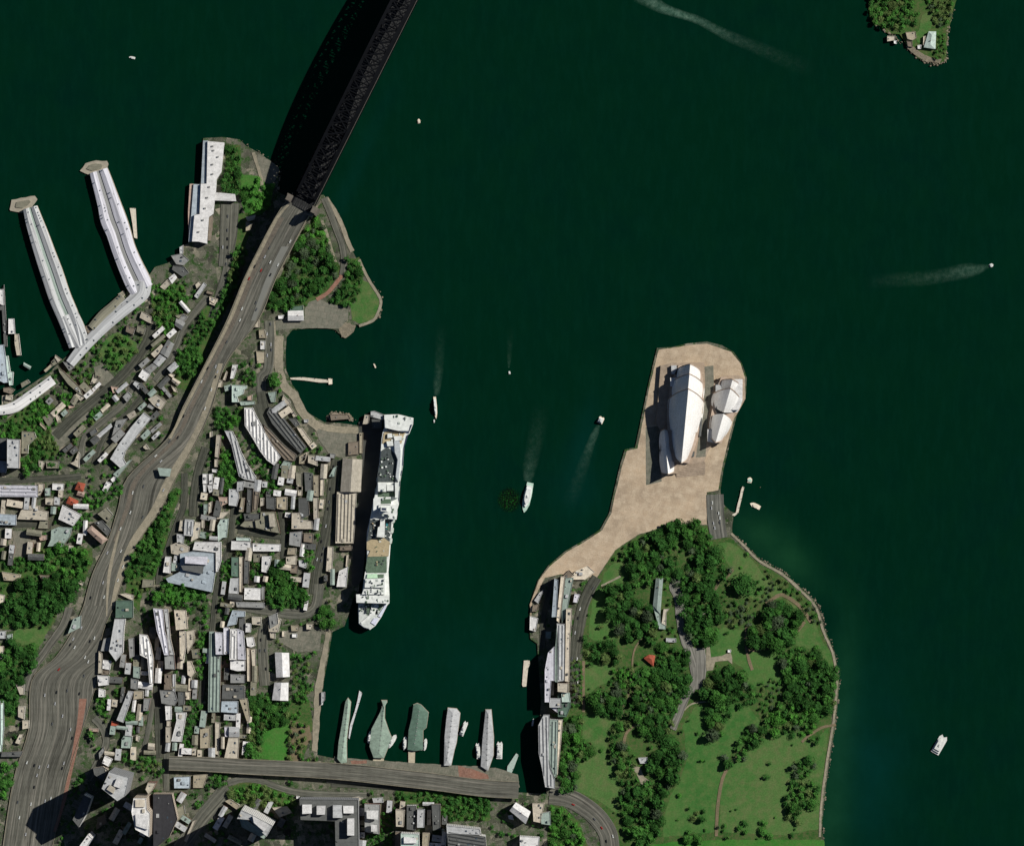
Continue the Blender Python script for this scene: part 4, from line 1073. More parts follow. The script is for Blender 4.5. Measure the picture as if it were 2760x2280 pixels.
# raised blocks on some roofs
def on(t, first): return last[(t, first)]
for t, f, z, h, c, p in [('K', '1230,1335', 61.2, 9, 'w', '1255,1375 1330,1375 1330,1445 1255,1450'), ('K', '1230,1335', 61.2, 9, 'w', '1370,1385 1440,1385 1435,1455 1370,1455'),
        ('K', '1230,1335', 61.2, 9, 'lg', '1500,1380 1570,1380 1575,1480 1500,1480'), ('K', '1230,1335', 61.2, 7, 'w', '1580,1385 1665,1385 1665,1445 1585,1445'),
        ('K', '1230,1335', 61.2, 12, 'w', '1615,1485 1670,1485 1670,1620 1615,1620'), ('J', '925,1095', 119.2, 5, 'w', '985,1150 1040,1165 1010,1225 960,1210'),
        ('J', '925,1095', 119.2, 4, 'be', '930,1200 975,1225 960,1270 905,1235'), ('J', '1115,1310', 109.2, 4, 'w', '1130,1440 1235,1440 1228,1560 1135,1530'),
        ('J', '1115,1310', 109.2, 3, 'cr', '1130,1320 1205,1320 1205,1380 1130,1380'), ('L', '250,1385', 25.2, 6, 'w', '268,1435 362,1435 358,1508 270,1500'),
        ('L', '250,1385', 25.2, 5, 'w', '303,1550 350,1550 350,1605 305,1605'), ('H', '300,1010', 12.2, 7, 'lv', '350,1035 560,1040 555,1115 350,1100'),
        ('H', '300,1010', 12.2, 3, 'dg', '310,1122 525,1125 510,1200 330,1165'), ('K', '780,1400', 119.2, 6, 'w', '870,1448 1000,1520 960,1570 880,1500'),
        ('L', '545,1612', 49.2, 5, 'w', '570,1640 670,1650 670,1690 570,1690'), ('H', '1055,620', 13.2, 4, 'be', '1130,640 1180,640 1195,760 1140,760')]:
    piece(on(t, f), t, z, h, c, p)
# toll gantry over the motorway
g = thing('toll_gantry', 'green glass-roofed gantry spanning the motorway near its widest bend', 'gantry', (0, 0, 0))
m = MB(); p4 = PP('G', '1478,210 1610,218 1592,292 1500,285'); m.prism(p4, 11.5, 12.3, bottom=True); m.build('canopy', roofmat('gr'), g)
m = MB()
for q in PP('G', '1486,218 1600,224 1588,286 1504,280'): m.box((q[0], q[1], 4), (.8, .8, 7.5))
m.build('column', STONE, g)

# ---------------------------------------------------------------- finger wharves: deck on piles, twin gabled sheds with a roadway between
def shed_wharf(label, t, line, roofs, deckw, tip, c='lv', h=9, grp=None):
    """line: x,y,halfwidth in frame px; roofs: list of (from, to, colour) across in -1..1"""
    k = TILES[t][2] * S; r = smooth_line(line); P = [P2(t, a[0], a[1]) for a in r]; w = [a[2] * k for a in r]; n = len(P)
    N = []; CL = [0.0]
    for i in range(1, n): CL.append(CL[-1] + math.dist(P[i], P[i - 1]))
    for i in range(n):
        a, b = P[max(0, i - 1)], P[min(n - 1, i + 1)]; d = Vector((b[0] - a[0], b[1] - a[1])).normalized(); N.append((-d.y, d.x))
    th = thing('finger_wharf', label, 'wharf', (0, 0, 0)); rr = random.Random(len(label))
    at = lambda i, u, z: (P[i][0] + N[i][0] * w[i] * u, P[i][1] + N[i][1] * w[i] * u, z)
    m = MB()
    for i in range(n - 1):
        m.face([at(i, deckw, 2.4), at(i, -deckw, 2.4), at(i + 1, -deckw, 2.4), at(i + 1, deckw, 2.4)])
        for s in (deckw, -deckw): m.face([at(i, s, 2.4), at(i + 1, s, 2.4), at(i + 1, s, 1.2), at(i, s, 1.2)])
    if tip:
        m.prism(jag(PP(t, tip), .5), 1.0, 2.3); tp = PP(t, tip); tc = centroid(tp)
        m2 = MB(); m2.prism([(tc[0] + (x - tc[0]) * .55, tc[1] + (y - tc[1]) * .5) for x, y in tp], 2.3, 3.6); m2.build('tip_platform', roofmat('ol'), th)
    m.build('deck', plain('wharf_timber', (.30, .27, .21), kind='pos', scale=.2), th)
    m = MB()
    for i in range(0, n, 2):
        for s in (-.98, -.5, 0, .5, .98): q = at(i, deckw * s, 0); m.cyl((q[0], q[1], -3), .35, 4.4, 6)
    pl = m.build('piles', plain('pile_timber', (.10, .08, .06)), th)
    for u0, u1, cc in roofs:
        W_ = MB(); Rf = MB(); um = (u0 + u1) / 2; rise = 0.0 if cc.startswith('_') else 2.6; cc = cc.strip('_')
        z = h if rise else h - 1.2
        for i in range(n - 1):
            s0, s1 = CL[i], CL[i + 1]; a0, am, a1 = [u * w[i] + 40 for u in (u0, um, u1)]; b0, bm, b1 = [u * w[i + 1] + 40 for u in (u0, um, u1)]
            Rf.face([at(i, u0, z), at(i + 1, u0, z), at(i + 1, um, z + rise), at(i, um, z + rise)], [(a0, s0), (b0, s1), (bm, s1), (am, s0)]); Rf.face([at(i, um, z + rise), at(i + 1, um, z + rise), at(i + 1, u1, z), at(i, u1, z)], [(am, s0), (bm, s1), (b1, s1), (a1, s0)])
            for s in (u0, u1): W_.face([at(i, s, 2.4), at(i + 1, s, 2.4), at(i + 1, s, z), at(i, s, z)], [(0, 0), (6, 0), (6, 6), (0, 6)])
        for i in (0, n - 1): W_.face([at(i, u0, 2.4), at(i, u1, 2.4), at(i, u1, z), at(i, um, z + rise), at(i, u0, z)])
        W_.build('shed_wall', wallmat('w'), th); ro = Rf.build('shed_roof', longroof(cc), th)
        if rise:
            for i in range(1, n - 1):
                if rr.random() < .3:
                    sk = MB(); u = um + (u1 - um) * rr.choice((-.5, .5)); q = at(i, u, z + rise * .5); sk.box((q[0], q[1], q[2] - .3), (2.2, 1.4, 1.3), math.atan2(N[i][1], N[i][0]) + .2)
                    sk.build('roof_lantern', plain('skylight_glass', (.05, .07, .09), .15, .5), ro)
    return th
shed_wharf('eastern long wharf with two lilac-grey gabled sheds and a timber tip', 'A', [(925, 385, 84), (955, 480, 92), (1020, 690, 105), (1060, 830, 118), (1110, 960, 112), (1160, 1120, 108), (1220, 1270, 112), (1290, 1420, 118), (1330, 1500, 110)],
           [(-1, -.25, 'lv'), (-.25, .12, '_g'), (.12, 1, 'lv')], 1.06, '748,385 775,352 800,318 850,300 900,290 960,296 1000,294 1018,325 1000,380 930,400 850,425 800,410')
shed_wharf('western long wharf with pale grey ridged sheds and a timber tip', 'A', [(285, 730, 66), (320, 850, 78), (370, 1000, 88), (430, 1180, 95), (490, 1350, 100), (560, 1560, 100), (640, 1750, 98), (690, 1900, 88), (720, 2030, 70)],
           [(-1, -.2, 'lg'), (-.2, .15, '_gr'), (.15, 1, 'lg')], 1.06, '90,745 112,660 200,640 325,618 352,655 300,720 215,775 100,760')
shed_wharf('long curved white quay shed joining the two finger wharves', 'D', [(1340, 30, 80), (1330, 130, 78), (1260, 210, 66), (1140, 310, 60), (980, 450, 55), (840, 590, 52), (740, 700, 52), (660, 800, 44)],
           [(-1, 1, 'lg')], 1.0, '1190,100 1470,110 1440,180 1300,260 1240,180')
shed_wharf('broad sloping shed apron at the root of the western wharf', 'D', [(640, 340, 90), (690, 450, 95), (740, 560, 85), (770, 640, 60)], [(-1, .1, 'lg'), (.1, 1, 'lg')], 1.02, None)
shed_wharf('white quay shed beside the left edge, west of the long wharves', 'D', [(500, 950, 46), (420, 1010, 46), (280, 1110, 50), (150, 1200, 52), (20, 1235, 44), (-60, 1225, 44)], [(-1, 1, 'w')], 1.05, '20,1100 130,1090 80,1200 20,1200')
shed_wharf('long quay deck with grey shed along the inner basin', 'D', [(1150, 170, 32), (1050, 270, 40), (960, 350, 42), (860, 470, 40)], [(-1, 1, 'ol')], 1.1, '1105,150 1160,112 1180,150 1140,200')
# theatre wharf north: big white stepped sheds
th = thing('theatre_wharf', 'large white stepped wharf building beside the park at the upper left', 'wharf', (0, 0, 0))
def tw(name, c, z0, z1, t, pts):
    m = MB(); m.prism(PP(t, pts), z0, z1); return m.build(name, roofmat(c), th)
tw('main_hall', 'w', GZ, 15, 'B', '385,112 540,126 512,400 468,468 460,590 450,670 436,790 396,822 378,1070 300,1050 240,1048 262,800 310,795 322,510 376,510')
tw('cross_wing', 'w', GZ, 12, 'B', '461,590 640,606 650,672 451,665')
tw('west_aisle', 'bl', GZ, 11, 'B', '342,105 384,104 375,505 322,505')
tw('west_aisle', 'bl', GZ, 10, 'B', '252,512 318,515 305,790 262,795 240,1045 205,1052 230,800')
tw('quay_gallery', 'pk', GZ, 7, 'B', '215,510 250,508 246,740 235,800 204,1045 200,760')
tw('annex', 'br', GZ, 8, 'B', '398,826 430,805 428,930 410,1040 386,1040')
m = MB()
for q in PP('B', '440,200 480,260 430,330 430,420 400,540 380,640 360,740 340,850 300,960 430,160'): m.box((q[0], q[1], 15), (3, 2, 1.6), .15)
m.build('roof_vent', roofmat('g'), th)
# white roofs and berths cut by the left edge
for i, (p, h, c, lab) in enumerate([('0,105 36,105 42,250 20,252 0,240', 7, 'w', 'small white boat shed cut by the left edge of the water'), ('82,380 136,380 145,520 82,522', 8, 'w', 'upper white berth shed standing in the water at the left'),
        ('140,522 178,522 188,600 202,722 160,722 140,610', 8, 'be', 'lower pale berth shed standing in the water at the left'), ('0,625 40,622 60,760 80,975 40,980 0,960', 9, 'bl', 'long pale blue shed at the left edge'),
        ('50,730 80,725 100,870 130,880 122,1000 90,1005', 8, 'gw', 'narrow pale green shed beside the left-edge blue shed'), ('40,60 58,380 70,640 40,640 20,300 0,300 0,200', 4, 'dg', 'dark jetty running beside the left-edge sheds')]):
    b = building('x', 'D', h, c, 'f', p, z0=.6); LBL.pop(); b['label'] = lab; b['category'] = 'jetty' if 'jetty' in lab else 'shed'
    m = MB(); o = b.location
    for q in loc_pts(PP('D', p), (o.x, o.y), b.rotation_euler.z): m.cyl((q[0] * .9, q[1] * .9, -4), .4, 4, 6)
    m.build('piles', plain('pile_timber', (.10, .08, .06)), b)

# ================================================================ SHELL-ROOFED HALLS ON THE POINT
SHELL = None
def shellmat():
    t = NT('ceramic_shell_tiles', 0.35, 0.5); p = t.coord('obj')
    w = t.noise(t.coord('obj', (1, 1, .25)), .5, 4, .6, .35, .65)
    k = t.mix(w, (.66, .64, .60), (.80, .79, .765))
    sp = t.new('ShaderNodeSeparateXYZ'); t.l.new(p, sp.inputs[0])
    rib = t.math('LESS_THAN', t.math('FRACT', t.math('MULTIPLY', sp.outputs[1], .28)), .1)
    t.base(t.mix(t.math('MULTIPLY', rib, .3), k, (.42, .40, .36))); return t.m
SHELL = shellmat()
PINK = plain('pink_precast', (.40, .31, .24), kind='pos', scale=.15)
GLASS = plain('tinted_glass', (.03, .035, .035), .1, .5)
def shell_pair(parent, A, B_, C1, C2, w1, w2, zf=.3, th=1.1):
    """two mirrored vault shells: ridge from A to B_ (along, height), springing line from C1 to C2 (along), half widths w1, w2"""
    n = 12
    for s in (1, -1):
        m = MB(); G = {}
        for i in range(n + 1):
            u = i / n; rx, rz = A[0] + (B_[0] - A[0]) * u, A[1] + (B_[1] - A[1]) * u + 4 * (A[1] * .05) * u * (1 - u)
            bx, bw = C1 + (C2 - C1) * u, w1 + (w2 - w1) * u + 1.5 * math.sin(math.pi * u)
            for j in range(n + 1):
                v = j / n; p = Vector((rx + (bx - rx) * v ** 1.15, bw * v, rz + (zf - rz) * v ** 1.0))
                nrm = Vector((0, rz - zf, bw)).normalized(); p += nrm * (rz * .06) * math.sin(math.pi * v) ** 1.3
                if j == 0: p.y = 0
                G[i, j] = (Vector((p.x, s * p.y, p.z)), Vector((p.x, s * max(0, p.y - th * .8), max(0, p.z - th))))
        for i in range(n):
            for j in range(n):
                q = [G[i, j], G[i + 1, j], G[i + 1, j + 1], G[i, j + 1]]; m.face([a[0] for a in q]); m.face([a[1] for a in q][::-1])
        for i_ in (0, n):
            for j in range(n): m.face([G[i_, j][0], G[i_, j + 1][0], G[i_, j + 1][1], G[i_, j][1]])
        m.build('shell', SHELL, parent)
        m = MB()
        for i_ in (0,):
            for j in range(n): m.bar(G[i_, j][0], G[i_, j + 1][0], 1.3, 1.3)
        m.build('shell_rim', PINK, parent)
    m = MB(); g = []; d = 1 if B_[0] > A[0] else -1; ix = A[0] + d * 5                      # glass wall set back inside the mouth
    for k in range(9):
        u = k / 4 - 1; g.append((ix + (C1 + d * 2 - ix) * abs(u), w1 * .8 * u, zf + A[1] * .78 * (1 - abs(u) ** 1.8)))
    for p, q in zip(g[:-1], g[1:]): m.face([(p[0], p[1], zf), (q[0], q[1], zf), q, p])
    m.build('glass_wall', GLASS, parent)
def hall(label, t, n0, s0, shells, side, hw, hb=6.0):
    """axis from north point n0 to south point s0 (frame px); local x runs south along the axis"""
    a, b = P2(t, *n0), P2(t, *s0); ang = math.atan2(b[1] - a[1], b[0] - a[0]); L = math.dist(a, b)
    h = thing('shell_hall', label, 'concert hall', (a[0], a[1], 9.0), ang)
    for ax, az, rx, rz, c1, c2, w1, w2 in shells: shell_pair(h, (ax * L, az), (rx * L, rz), c1 * L, c2 * L, w1, w2)
    m = MB(); m.prism(ccw([(L * u, hw * v) for u, v in side]), 0, hb); m.build('side_hall_base', PINK, h)
    return h
pod = thing('stone_podium', 'broad pinkish granite podium carrying the white shell roofs', 'podium', (0, 0, 0))
pp = PP('M', '452,470 560,445 860,440 880,560 960,640 1000,590 1060,560 1180,560 1240,600 1245,780 1180,900 1110,1010 1020,1190 930,1210 890,1290 860,1370 700,1400 600,1480 460,1490 452,1080 410,1010')
PODM = groundmat('podium_paving', ((.33, .255, .185), (.25, .20, .15), (.38, .30, .225)), 0.03, 0.15, 0.9)
m = MB(); m.prism(pp, GZ, 9.0); m.build('podium_block', PODM, pod)
m = MB(); m.prism(PP('M', '862,480 945,470 950,640 905,900 880,1200 872,1320 780,1330 800,1200 850,900 868,640'), 8, 9.08); m.build('podium_lane', PAVE, pod)
m = MB()
for i in range(8):
    z = 9 - (i + 1) * .85; a, b = P2('M', 600, 1400), P2('M', 870, 1370); w = 2.6 * (i + 1)
    m.prism([(a[0], a[1] - w), (b[0], b[1] - w), (b[0], b[1]), (a[0], a[1])], GZ, z)
m.build('grand_steps', PODM, pod)
hall('largest white shell-roofed hall on the podium, western of two', 'M', (722, 458), (640, 1385),
     [(0.0, 36, .22, 28, .06, .17, 17, 19), (.10, 44, .40, 34, .19, .33, 22.5, 24), (.25, 55, .72, 36, .37, .66, 26, 22), (.995, 30, .60, 44, .92, .70, 10, 19)],
     [(.02, -.6), (.2, -.95), (.5, -1), (.75, -.85), (.99, -.45), (.99, .45), (.75, .8), (.5, .9), (.2, .9), (.02, .6)], 26)
hall('smaller white shell-roofed hall on the eastern side of the podium', 'M', (1120, 600), (960, 1195),
     [(0.0, 24, .26, 10, .06, .22, 16, 18), (.14, 35, .52, 16, .28, .46, 21, 19), (.99, 22, .54, 29, .90, .62, 10, 16)],
     [(.0, -.9), (.3, -1), (.6, -.9), (.98, -.5), (.98, .5), (.6, .8), (.3, 1), (.0, .9)], 18)
hall("smallest white shell-roofed pavilion on the podium's south-west corner", 'M', (485, 1065), (520, 1488),
     [(0.0, 14, .45, 9, .05, .45, 6, 8.5), (.99, 19, .42, 11, .95, .48, 9, 9)], [(.05, -.7), (.5, -1), (.95, -.9), (.95, .9), (.5, 1), (.05, .7)], 8.5, 3)
# roof plant and foyers of the eastern side
for p, h_, c, nm in [('965,650 1060,655 1050,740 1000,745 965,740', 10, 'lg', 'foyer'), ('1000,740 1080,745 1060,900 990,960 960,880', 12, 'dg', 'plant_deck'), ('1060,600 1215,598 1214,800 1180,888 1070,882 1090,740', 17, 'w', 'foyer'),
                     ('888,1065 955,1065 965,1005 1085,1002 1062,1088 1015,1095 1000,1140 965,1195 888,1180', 14, 'w', 'foyer')]:
    m = MB(); m.prism(PP('M', p), 9, 9 + h_ * .75); m.build(nm, roofmat(c), pod)
for p, h_, c, nm in [('540,585 600,585 602,665 542,665', 9, 'w', 'side_foyer'), ('550,470 600,468 604,555 552,550', 6, 'lg', 'side_foyer'), ('820,810 852,815 846,920 818,910', 7, 'cr', 'side_foyer'), ('815,960 838,960 830,1130 810,1130', 6, 'dg', 'side_foyer'), ('690,1290 770,1270 765,1320 700,1330', 4, 'dg', 'entry_canopy'), ('455,1085 510,1085 505,1240 460,1240', 5, 'cr', 'terrace')]:
    m = MB(); m.prism(PP('M', p), 9, 9 + h_); m.build(nm, roofmat(c), pod)
for i in range(10):
    q = P2('M', rnd.uniform(980, 1060), rnd.uniform(760, 930)); m = MB(); m.box((q[0], q[1], 18), (rnd.uniform(2, 4), rnd.uniform(2, 5), rnd.uniform(1, 2.5)), .2); m.build('roof_plant', roofmat(rnd.choice(['lg', 'g', 'w'])), pod)

# ================================================================ STEEL ARCH BRIDGE
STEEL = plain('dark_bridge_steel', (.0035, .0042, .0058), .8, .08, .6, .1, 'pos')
br = thing('arch_bridge', 'dark steel arch bridge running off the top of the picture', 'bridge', (0, 0, 0))
b0 = Vector(P2('X', 822, 545)); b1 = Vector(P2('X', 1095, 0)); bd = (b1 - b0).normalized(); bn = Vector((-bd.y, bd.x)); br.location = (b0.x, b0.y, 0); br.rotation_euler.z = math.atan2(bd.y, bd.x)
SPAN = 500.0; NP = 28; HW = 13.5
def chord(u, z0, zc): return z0 + (zc - z0) * (1 - (2 * u - 1) ** 2)
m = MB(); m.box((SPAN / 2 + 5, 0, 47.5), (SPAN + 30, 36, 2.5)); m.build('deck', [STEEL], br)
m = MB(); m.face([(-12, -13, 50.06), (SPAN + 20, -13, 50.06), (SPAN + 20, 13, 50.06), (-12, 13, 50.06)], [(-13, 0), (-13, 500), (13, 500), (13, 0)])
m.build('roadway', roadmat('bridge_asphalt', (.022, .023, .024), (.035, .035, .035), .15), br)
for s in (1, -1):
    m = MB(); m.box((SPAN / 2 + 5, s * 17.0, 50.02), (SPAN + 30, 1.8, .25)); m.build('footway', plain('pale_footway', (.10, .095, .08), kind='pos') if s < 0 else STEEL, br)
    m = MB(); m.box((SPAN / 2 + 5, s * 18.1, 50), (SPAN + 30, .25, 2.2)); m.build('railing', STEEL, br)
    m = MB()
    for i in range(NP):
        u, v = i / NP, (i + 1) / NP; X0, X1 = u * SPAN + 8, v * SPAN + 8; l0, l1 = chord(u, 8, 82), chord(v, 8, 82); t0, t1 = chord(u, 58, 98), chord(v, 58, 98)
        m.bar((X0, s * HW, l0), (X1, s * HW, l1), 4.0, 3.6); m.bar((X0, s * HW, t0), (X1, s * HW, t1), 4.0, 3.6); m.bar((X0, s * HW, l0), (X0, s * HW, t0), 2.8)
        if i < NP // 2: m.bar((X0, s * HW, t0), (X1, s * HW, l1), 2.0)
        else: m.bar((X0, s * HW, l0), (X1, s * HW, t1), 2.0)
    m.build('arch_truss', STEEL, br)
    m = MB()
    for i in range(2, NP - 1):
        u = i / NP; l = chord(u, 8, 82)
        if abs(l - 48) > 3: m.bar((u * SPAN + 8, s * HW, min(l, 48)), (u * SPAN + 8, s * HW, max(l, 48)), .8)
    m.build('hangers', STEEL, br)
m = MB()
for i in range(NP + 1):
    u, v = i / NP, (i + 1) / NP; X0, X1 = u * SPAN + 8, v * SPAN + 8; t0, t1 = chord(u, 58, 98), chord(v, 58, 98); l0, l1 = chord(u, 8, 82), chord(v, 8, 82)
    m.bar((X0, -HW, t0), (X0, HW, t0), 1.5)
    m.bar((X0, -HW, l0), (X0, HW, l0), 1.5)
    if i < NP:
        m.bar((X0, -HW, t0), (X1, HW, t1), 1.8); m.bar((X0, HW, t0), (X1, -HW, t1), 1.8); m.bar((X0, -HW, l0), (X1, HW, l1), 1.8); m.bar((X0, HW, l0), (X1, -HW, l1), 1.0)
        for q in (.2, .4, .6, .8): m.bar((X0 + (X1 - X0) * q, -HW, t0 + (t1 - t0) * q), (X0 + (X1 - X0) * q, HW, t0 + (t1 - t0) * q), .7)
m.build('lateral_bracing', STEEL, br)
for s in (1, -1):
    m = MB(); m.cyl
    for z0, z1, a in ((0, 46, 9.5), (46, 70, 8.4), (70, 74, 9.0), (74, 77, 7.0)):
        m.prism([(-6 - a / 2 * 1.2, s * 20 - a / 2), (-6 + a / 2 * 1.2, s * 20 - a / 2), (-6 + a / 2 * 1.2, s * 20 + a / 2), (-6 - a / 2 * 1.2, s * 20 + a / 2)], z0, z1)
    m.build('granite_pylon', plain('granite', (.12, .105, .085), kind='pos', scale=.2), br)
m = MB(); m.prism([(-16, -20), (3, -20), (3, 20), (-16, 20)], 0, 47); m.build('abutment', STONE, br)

# ================================================================ SHIPS AND BOATS
WHITE = plain('white_ship_paint', (.66, .68, .645), .4, .4, .74, .2); NAVY = plain('navy_paint', (.02, .03, .06), .35, .5)
DECKG = plain('green_deck_covering', (.10, .15, .10), .8, .2, .6); DECKT = plain('teak_deck', (.38, .31, .19), .8, .2, .7); DECKP = plain('pool_water', (.03, .16, .18), .1, .5); DARKP = plain('dark_deck', (.075, .09, .09), .8, .2, .4)
OFFW0 = plain('weathered_ship_paint', (.40, .44, .40), .6, .3, .7)
ship = thing('cruise_ship', 'huge white cruise ship moored with its bow to the south', 'cruise ship', (0, 0, 0))
hull = PP('I', '1168,62 1300,62 1440,92 1436,150 1400,240 1376,262 1350,380 1340,550 1315,690 1303,900 1250,1080 1226,1260 1216,1400 1205,1530') + PP('T', '868,1180 866,1300 836,1330 738,1524 650,1650 566,1712 470,1682 388,1620 380,1400 385,1300 440,1150 490,880 500,800 512,640 512,340') + PP('I', '1005,1160 1040,1000 1065,860 1100,700 1120,520 1140,280 1166,190')
m = MB(); m.prism(hull, -3, 13, bottom=True); m.build('hull', [WHITE], ship)
def deck(nm, t, pts, z0, z1, mat): m = MB(); m.prism(PP(t, pts), z0, z1); return m.build(nm, mat, ship)
deck('boot_topping', 'I', '1170,66 1298,66 1436,95 1430,150 1396,236 1350,380 1340,548 1315,688 1303,898', 13, 13.1, NAVY)
deck('superstructure', 'I', '1160,200 1396,240 1370,262 1342,380 1330,550 1305,690 1293,900 1243,1080 1218,1260 1208,1400 1196,1520 1010,1510 1012,1240 1046,1000 1072,860 1108,700 1128,520 1146,280', 13.1, 27, WHITE)
deck('superstructure', 'T', '495,800 530,790 820,800 800,900 798,1160 444,1160 482,880', 13.1, 27.2, WHITE)
deck('stern_canopy', 'I', '1172,62 1300,58 1360,72 1440,94 1434,150 1410,158 1395,214 1300,212 1178,184', 27, 36, WHITE)
deck('stern_terrace', 'I', '1190,215 1370,225 1350,260 1330,330 1150,330 1165,230', 27.1, 28, DECKT)
for p in ('1190,310 1250,305 1255,350 1200,356', '1255,262 1335,258 1332,300 1268,302', '1200,240 1240,235 1245,275 1200,280'): deck('terrace_shelter', 'I', p, 28, 32, WHITE)
deck('starboard_lounge', 'I', '1262,302 1312,306 1322,400 1318,520 1300,690 1276,640 1296,480 1268,410', 27.1, 33, plain('grey_ship_paint', (.42, .45, .46), .5, .4))
deck('open_deck', 'I', '1140,400 1200,360 1262,420 1285,470 1270,690 1110,690 1106,620 1128,520', 27.1, 27.6, DARKP)
for i in range(26):
    x, y = rnd.uniform(1130, 1260), rnd.uniform(430, 680); q = P2('I', x, y); m = MB(); m.box((q[0], q[1], 27.6), (rnd.uniform(1, 2.6), rnd.uniform(1, 3), rnd.uniform(.8, 3)), .1); m.build('deck_equipment', rnd.choice([WHITE, DECKG, DARKP]), ship)
deck('upper_pavilion', 'I', '1112,700 1192,700 1188,780 1112,776', 27.1, 36, WHITE); deck('upper_pavilion', 'I', '1196,712 1262,716 1262,770 1196,772', 27.1, 34, WHITE)
deck('upper_pavilion', 'I', '1270,692 1308,692 1300,838 1272,836', 27.1, 36.4, WHITE); deck('sports_court', 'I', '1112,782 1270,780 1270,826 1112,826', 27.1, 27.8, DECKG)
deck('upper_pavilion', 'I', '1070,842 1230,826 1236,896 1116,900 1112,976 1068,976', 27.1, 37, WHITE); deck('sports_court', 'I', '1140,850 1232,846 1234,888 1140,892', 37.1, 37.5, DECKG)
deck('funnel_house', 'I', '1118,902 1290,904 1292,985 1284,1038 1206,1030 1206,990 1116,978', 27.1, 40, WHITE)
f = deck('funnel', 'I', '1140,920 1200,922 1200,960 1140,958', 40, 50, WHITE); m = MB(); m.prism(PP('I', '1150,928 1190,930 1190,950 1150,948'), 50, 50.6); m.build('funnel_top', NAVY, f)
deck('pool_deck', 'I', '1040,1040 1240,1040 1220,1240 1010,1240', 27.1, 27.7, DARKP); deck('pool', 'I', '1186,1070 1206,1070 1200,1130 1184,1130', 27.7, 27.9, DECKP)
deck('glass_roofed_house', 'I', '1136,1036 1176,1036 1172,1205 1100,1200 1112,1110 1130,1100', 27.8, 36, WHITE)
deck('teak_sun_deck', 'I', '1006,1245 1090,1205 1160,1205 1222,1250 1210,1380 1012,1385 1040,1330 1006,1320', 27.8, 28.6, DECKT)
for i in range(14):
    q = P2('I', rnd.uniform(1030, 1190), rnd.uniform(1060, 1370)); m = MB(); m.box((q[0], q[1], 28.6), (rnd.uniform(1, 3.2), rnd.uniform(1, 3), rnd.uniform(.6, 1.8)), rnd.random()); m.build('deck_equipment', rnd.choice([WHITE, DECKG, DECKT]), ship)
deck('green_sports_deck', 'T', '530,580 720,560 830,570 830,820 520,820 500,760', 27.8, 28.4, DECKG)
for i in range(6):
    q = P2('T', rnd.uniform(660, 820), rnd.uniform(580, 740)); m = MB(); m.box((q[0], q[1], 28.4), (2, 2.4, 1.4), rnd.random()); m.build('deck_equipment', rnd.choice([DARKP, DECKT]), ship)
deck('pale_green_deck', 'T', '530,840 682,835 690,905 520,905', 27.8, 30, plain('pale_green_deck', (.42, .60, .42), .8, .2)); deck('deck_well', 'T', '692,845 785,845 782,900 690,905', 27.8, 28.2, DECKG)
deck('forward_house', 'T', '500,912 800,912 798,1050 490,1050', 27.8, 38, WHITE); deck('radar_deck', 'T', '480,1055 795,1055 795,1155 445,1155', 27.8, 34, WHITE)
for x, y in ((510, 1110), (600, 1110), (705, 1110), (600, 1080)):
    q = P2('T', x, y); m = MB(); m.cyl((q[0], q[1], 34), 1.6, 2.2, 10, .7); m.build('radar_dome', WHITE, ship); 
deck('navigation_bridge', 'T', '355,1158 440,1152 868,1180 868,1300 360,1285', 20, 31, WHITE)
deck('bow_deck', 'T', '392,1300 830,1305 735,1515 645,1640 565,1700 470,1670 395,1610', 13, 15.5, plain('grey_green_bow_deck', (.52, .55, .52), .6, .3, .7))
for p, z, mt in [('480,1300 590,1300 560,1480 520,1490 490,1400', 15.7, DECKG), ('700,1310 790,1310 720,1420 690,1400', 15.7, DECKG), ('415,1375 475,1380 440,1400', 15.9, DARKP), ('540,1480 560,1490 600,1380 570,1375', 16.2, DARKP),
                 ('640,1390 700,1400 660,1480 690,1440', 16.2, DARKP), ('800,1330 832,1335 735,1520 690,1500', 17, plain('lilac_white_paint', (.6, .62, .72), .4, .4)), ('630,1530 705,1530 650,1645 580,1600', 17, plain('lilac_white_paint', (.6, .62, .72), .4, .4)),
                 ('600,1310 690,1315 640,1480 440,1620 420,1600 560,1480', 16.8, WHITE)]: deck('bow_fitting', 'T', p, 15.5, z, mt)
for (t_, x0, x1, y0, y1, z_, n_) in (('I', 1190, 1360, 235, 330, 28, 16), ('I', 1120, 1180, 710, 970, 37.2, 8), ('I', 1130, 1280, 915, 1030, 40, 10), ('I', 1180, 1230, 1050, 1230, 27.8, 10), ('T', 510, 790, 920, 1045, 38, 12), ('T', 470, 790, 1065, 1150, 34, 14), ('T', 380, 850, 1170, 1290, 31, 12), ('T', 420, 760, 1310, 1450, 16.9, 22), ('I', 1040, 1100, 1060, 1230, 27.8, 12), ('I', 1200, 1420, 70, 190, 36, 9)):
    for i in range(n_):
        q = P2(t_, rnd.uniform(x0, x1), rnd.uniform(y0, y1)); m = MB(); m.box((q[0], q[1], z_), (rnd.uniform(.8, 3.4), rnd.uniform(.8, 3.4), rnd.uniform(.5, 2.2)), rnd.choice((.1, .12, 1.4))); m.build('deck_equipment', rnd.choice([WHITE, DECKG, DARKP, OFFW0]), ship)
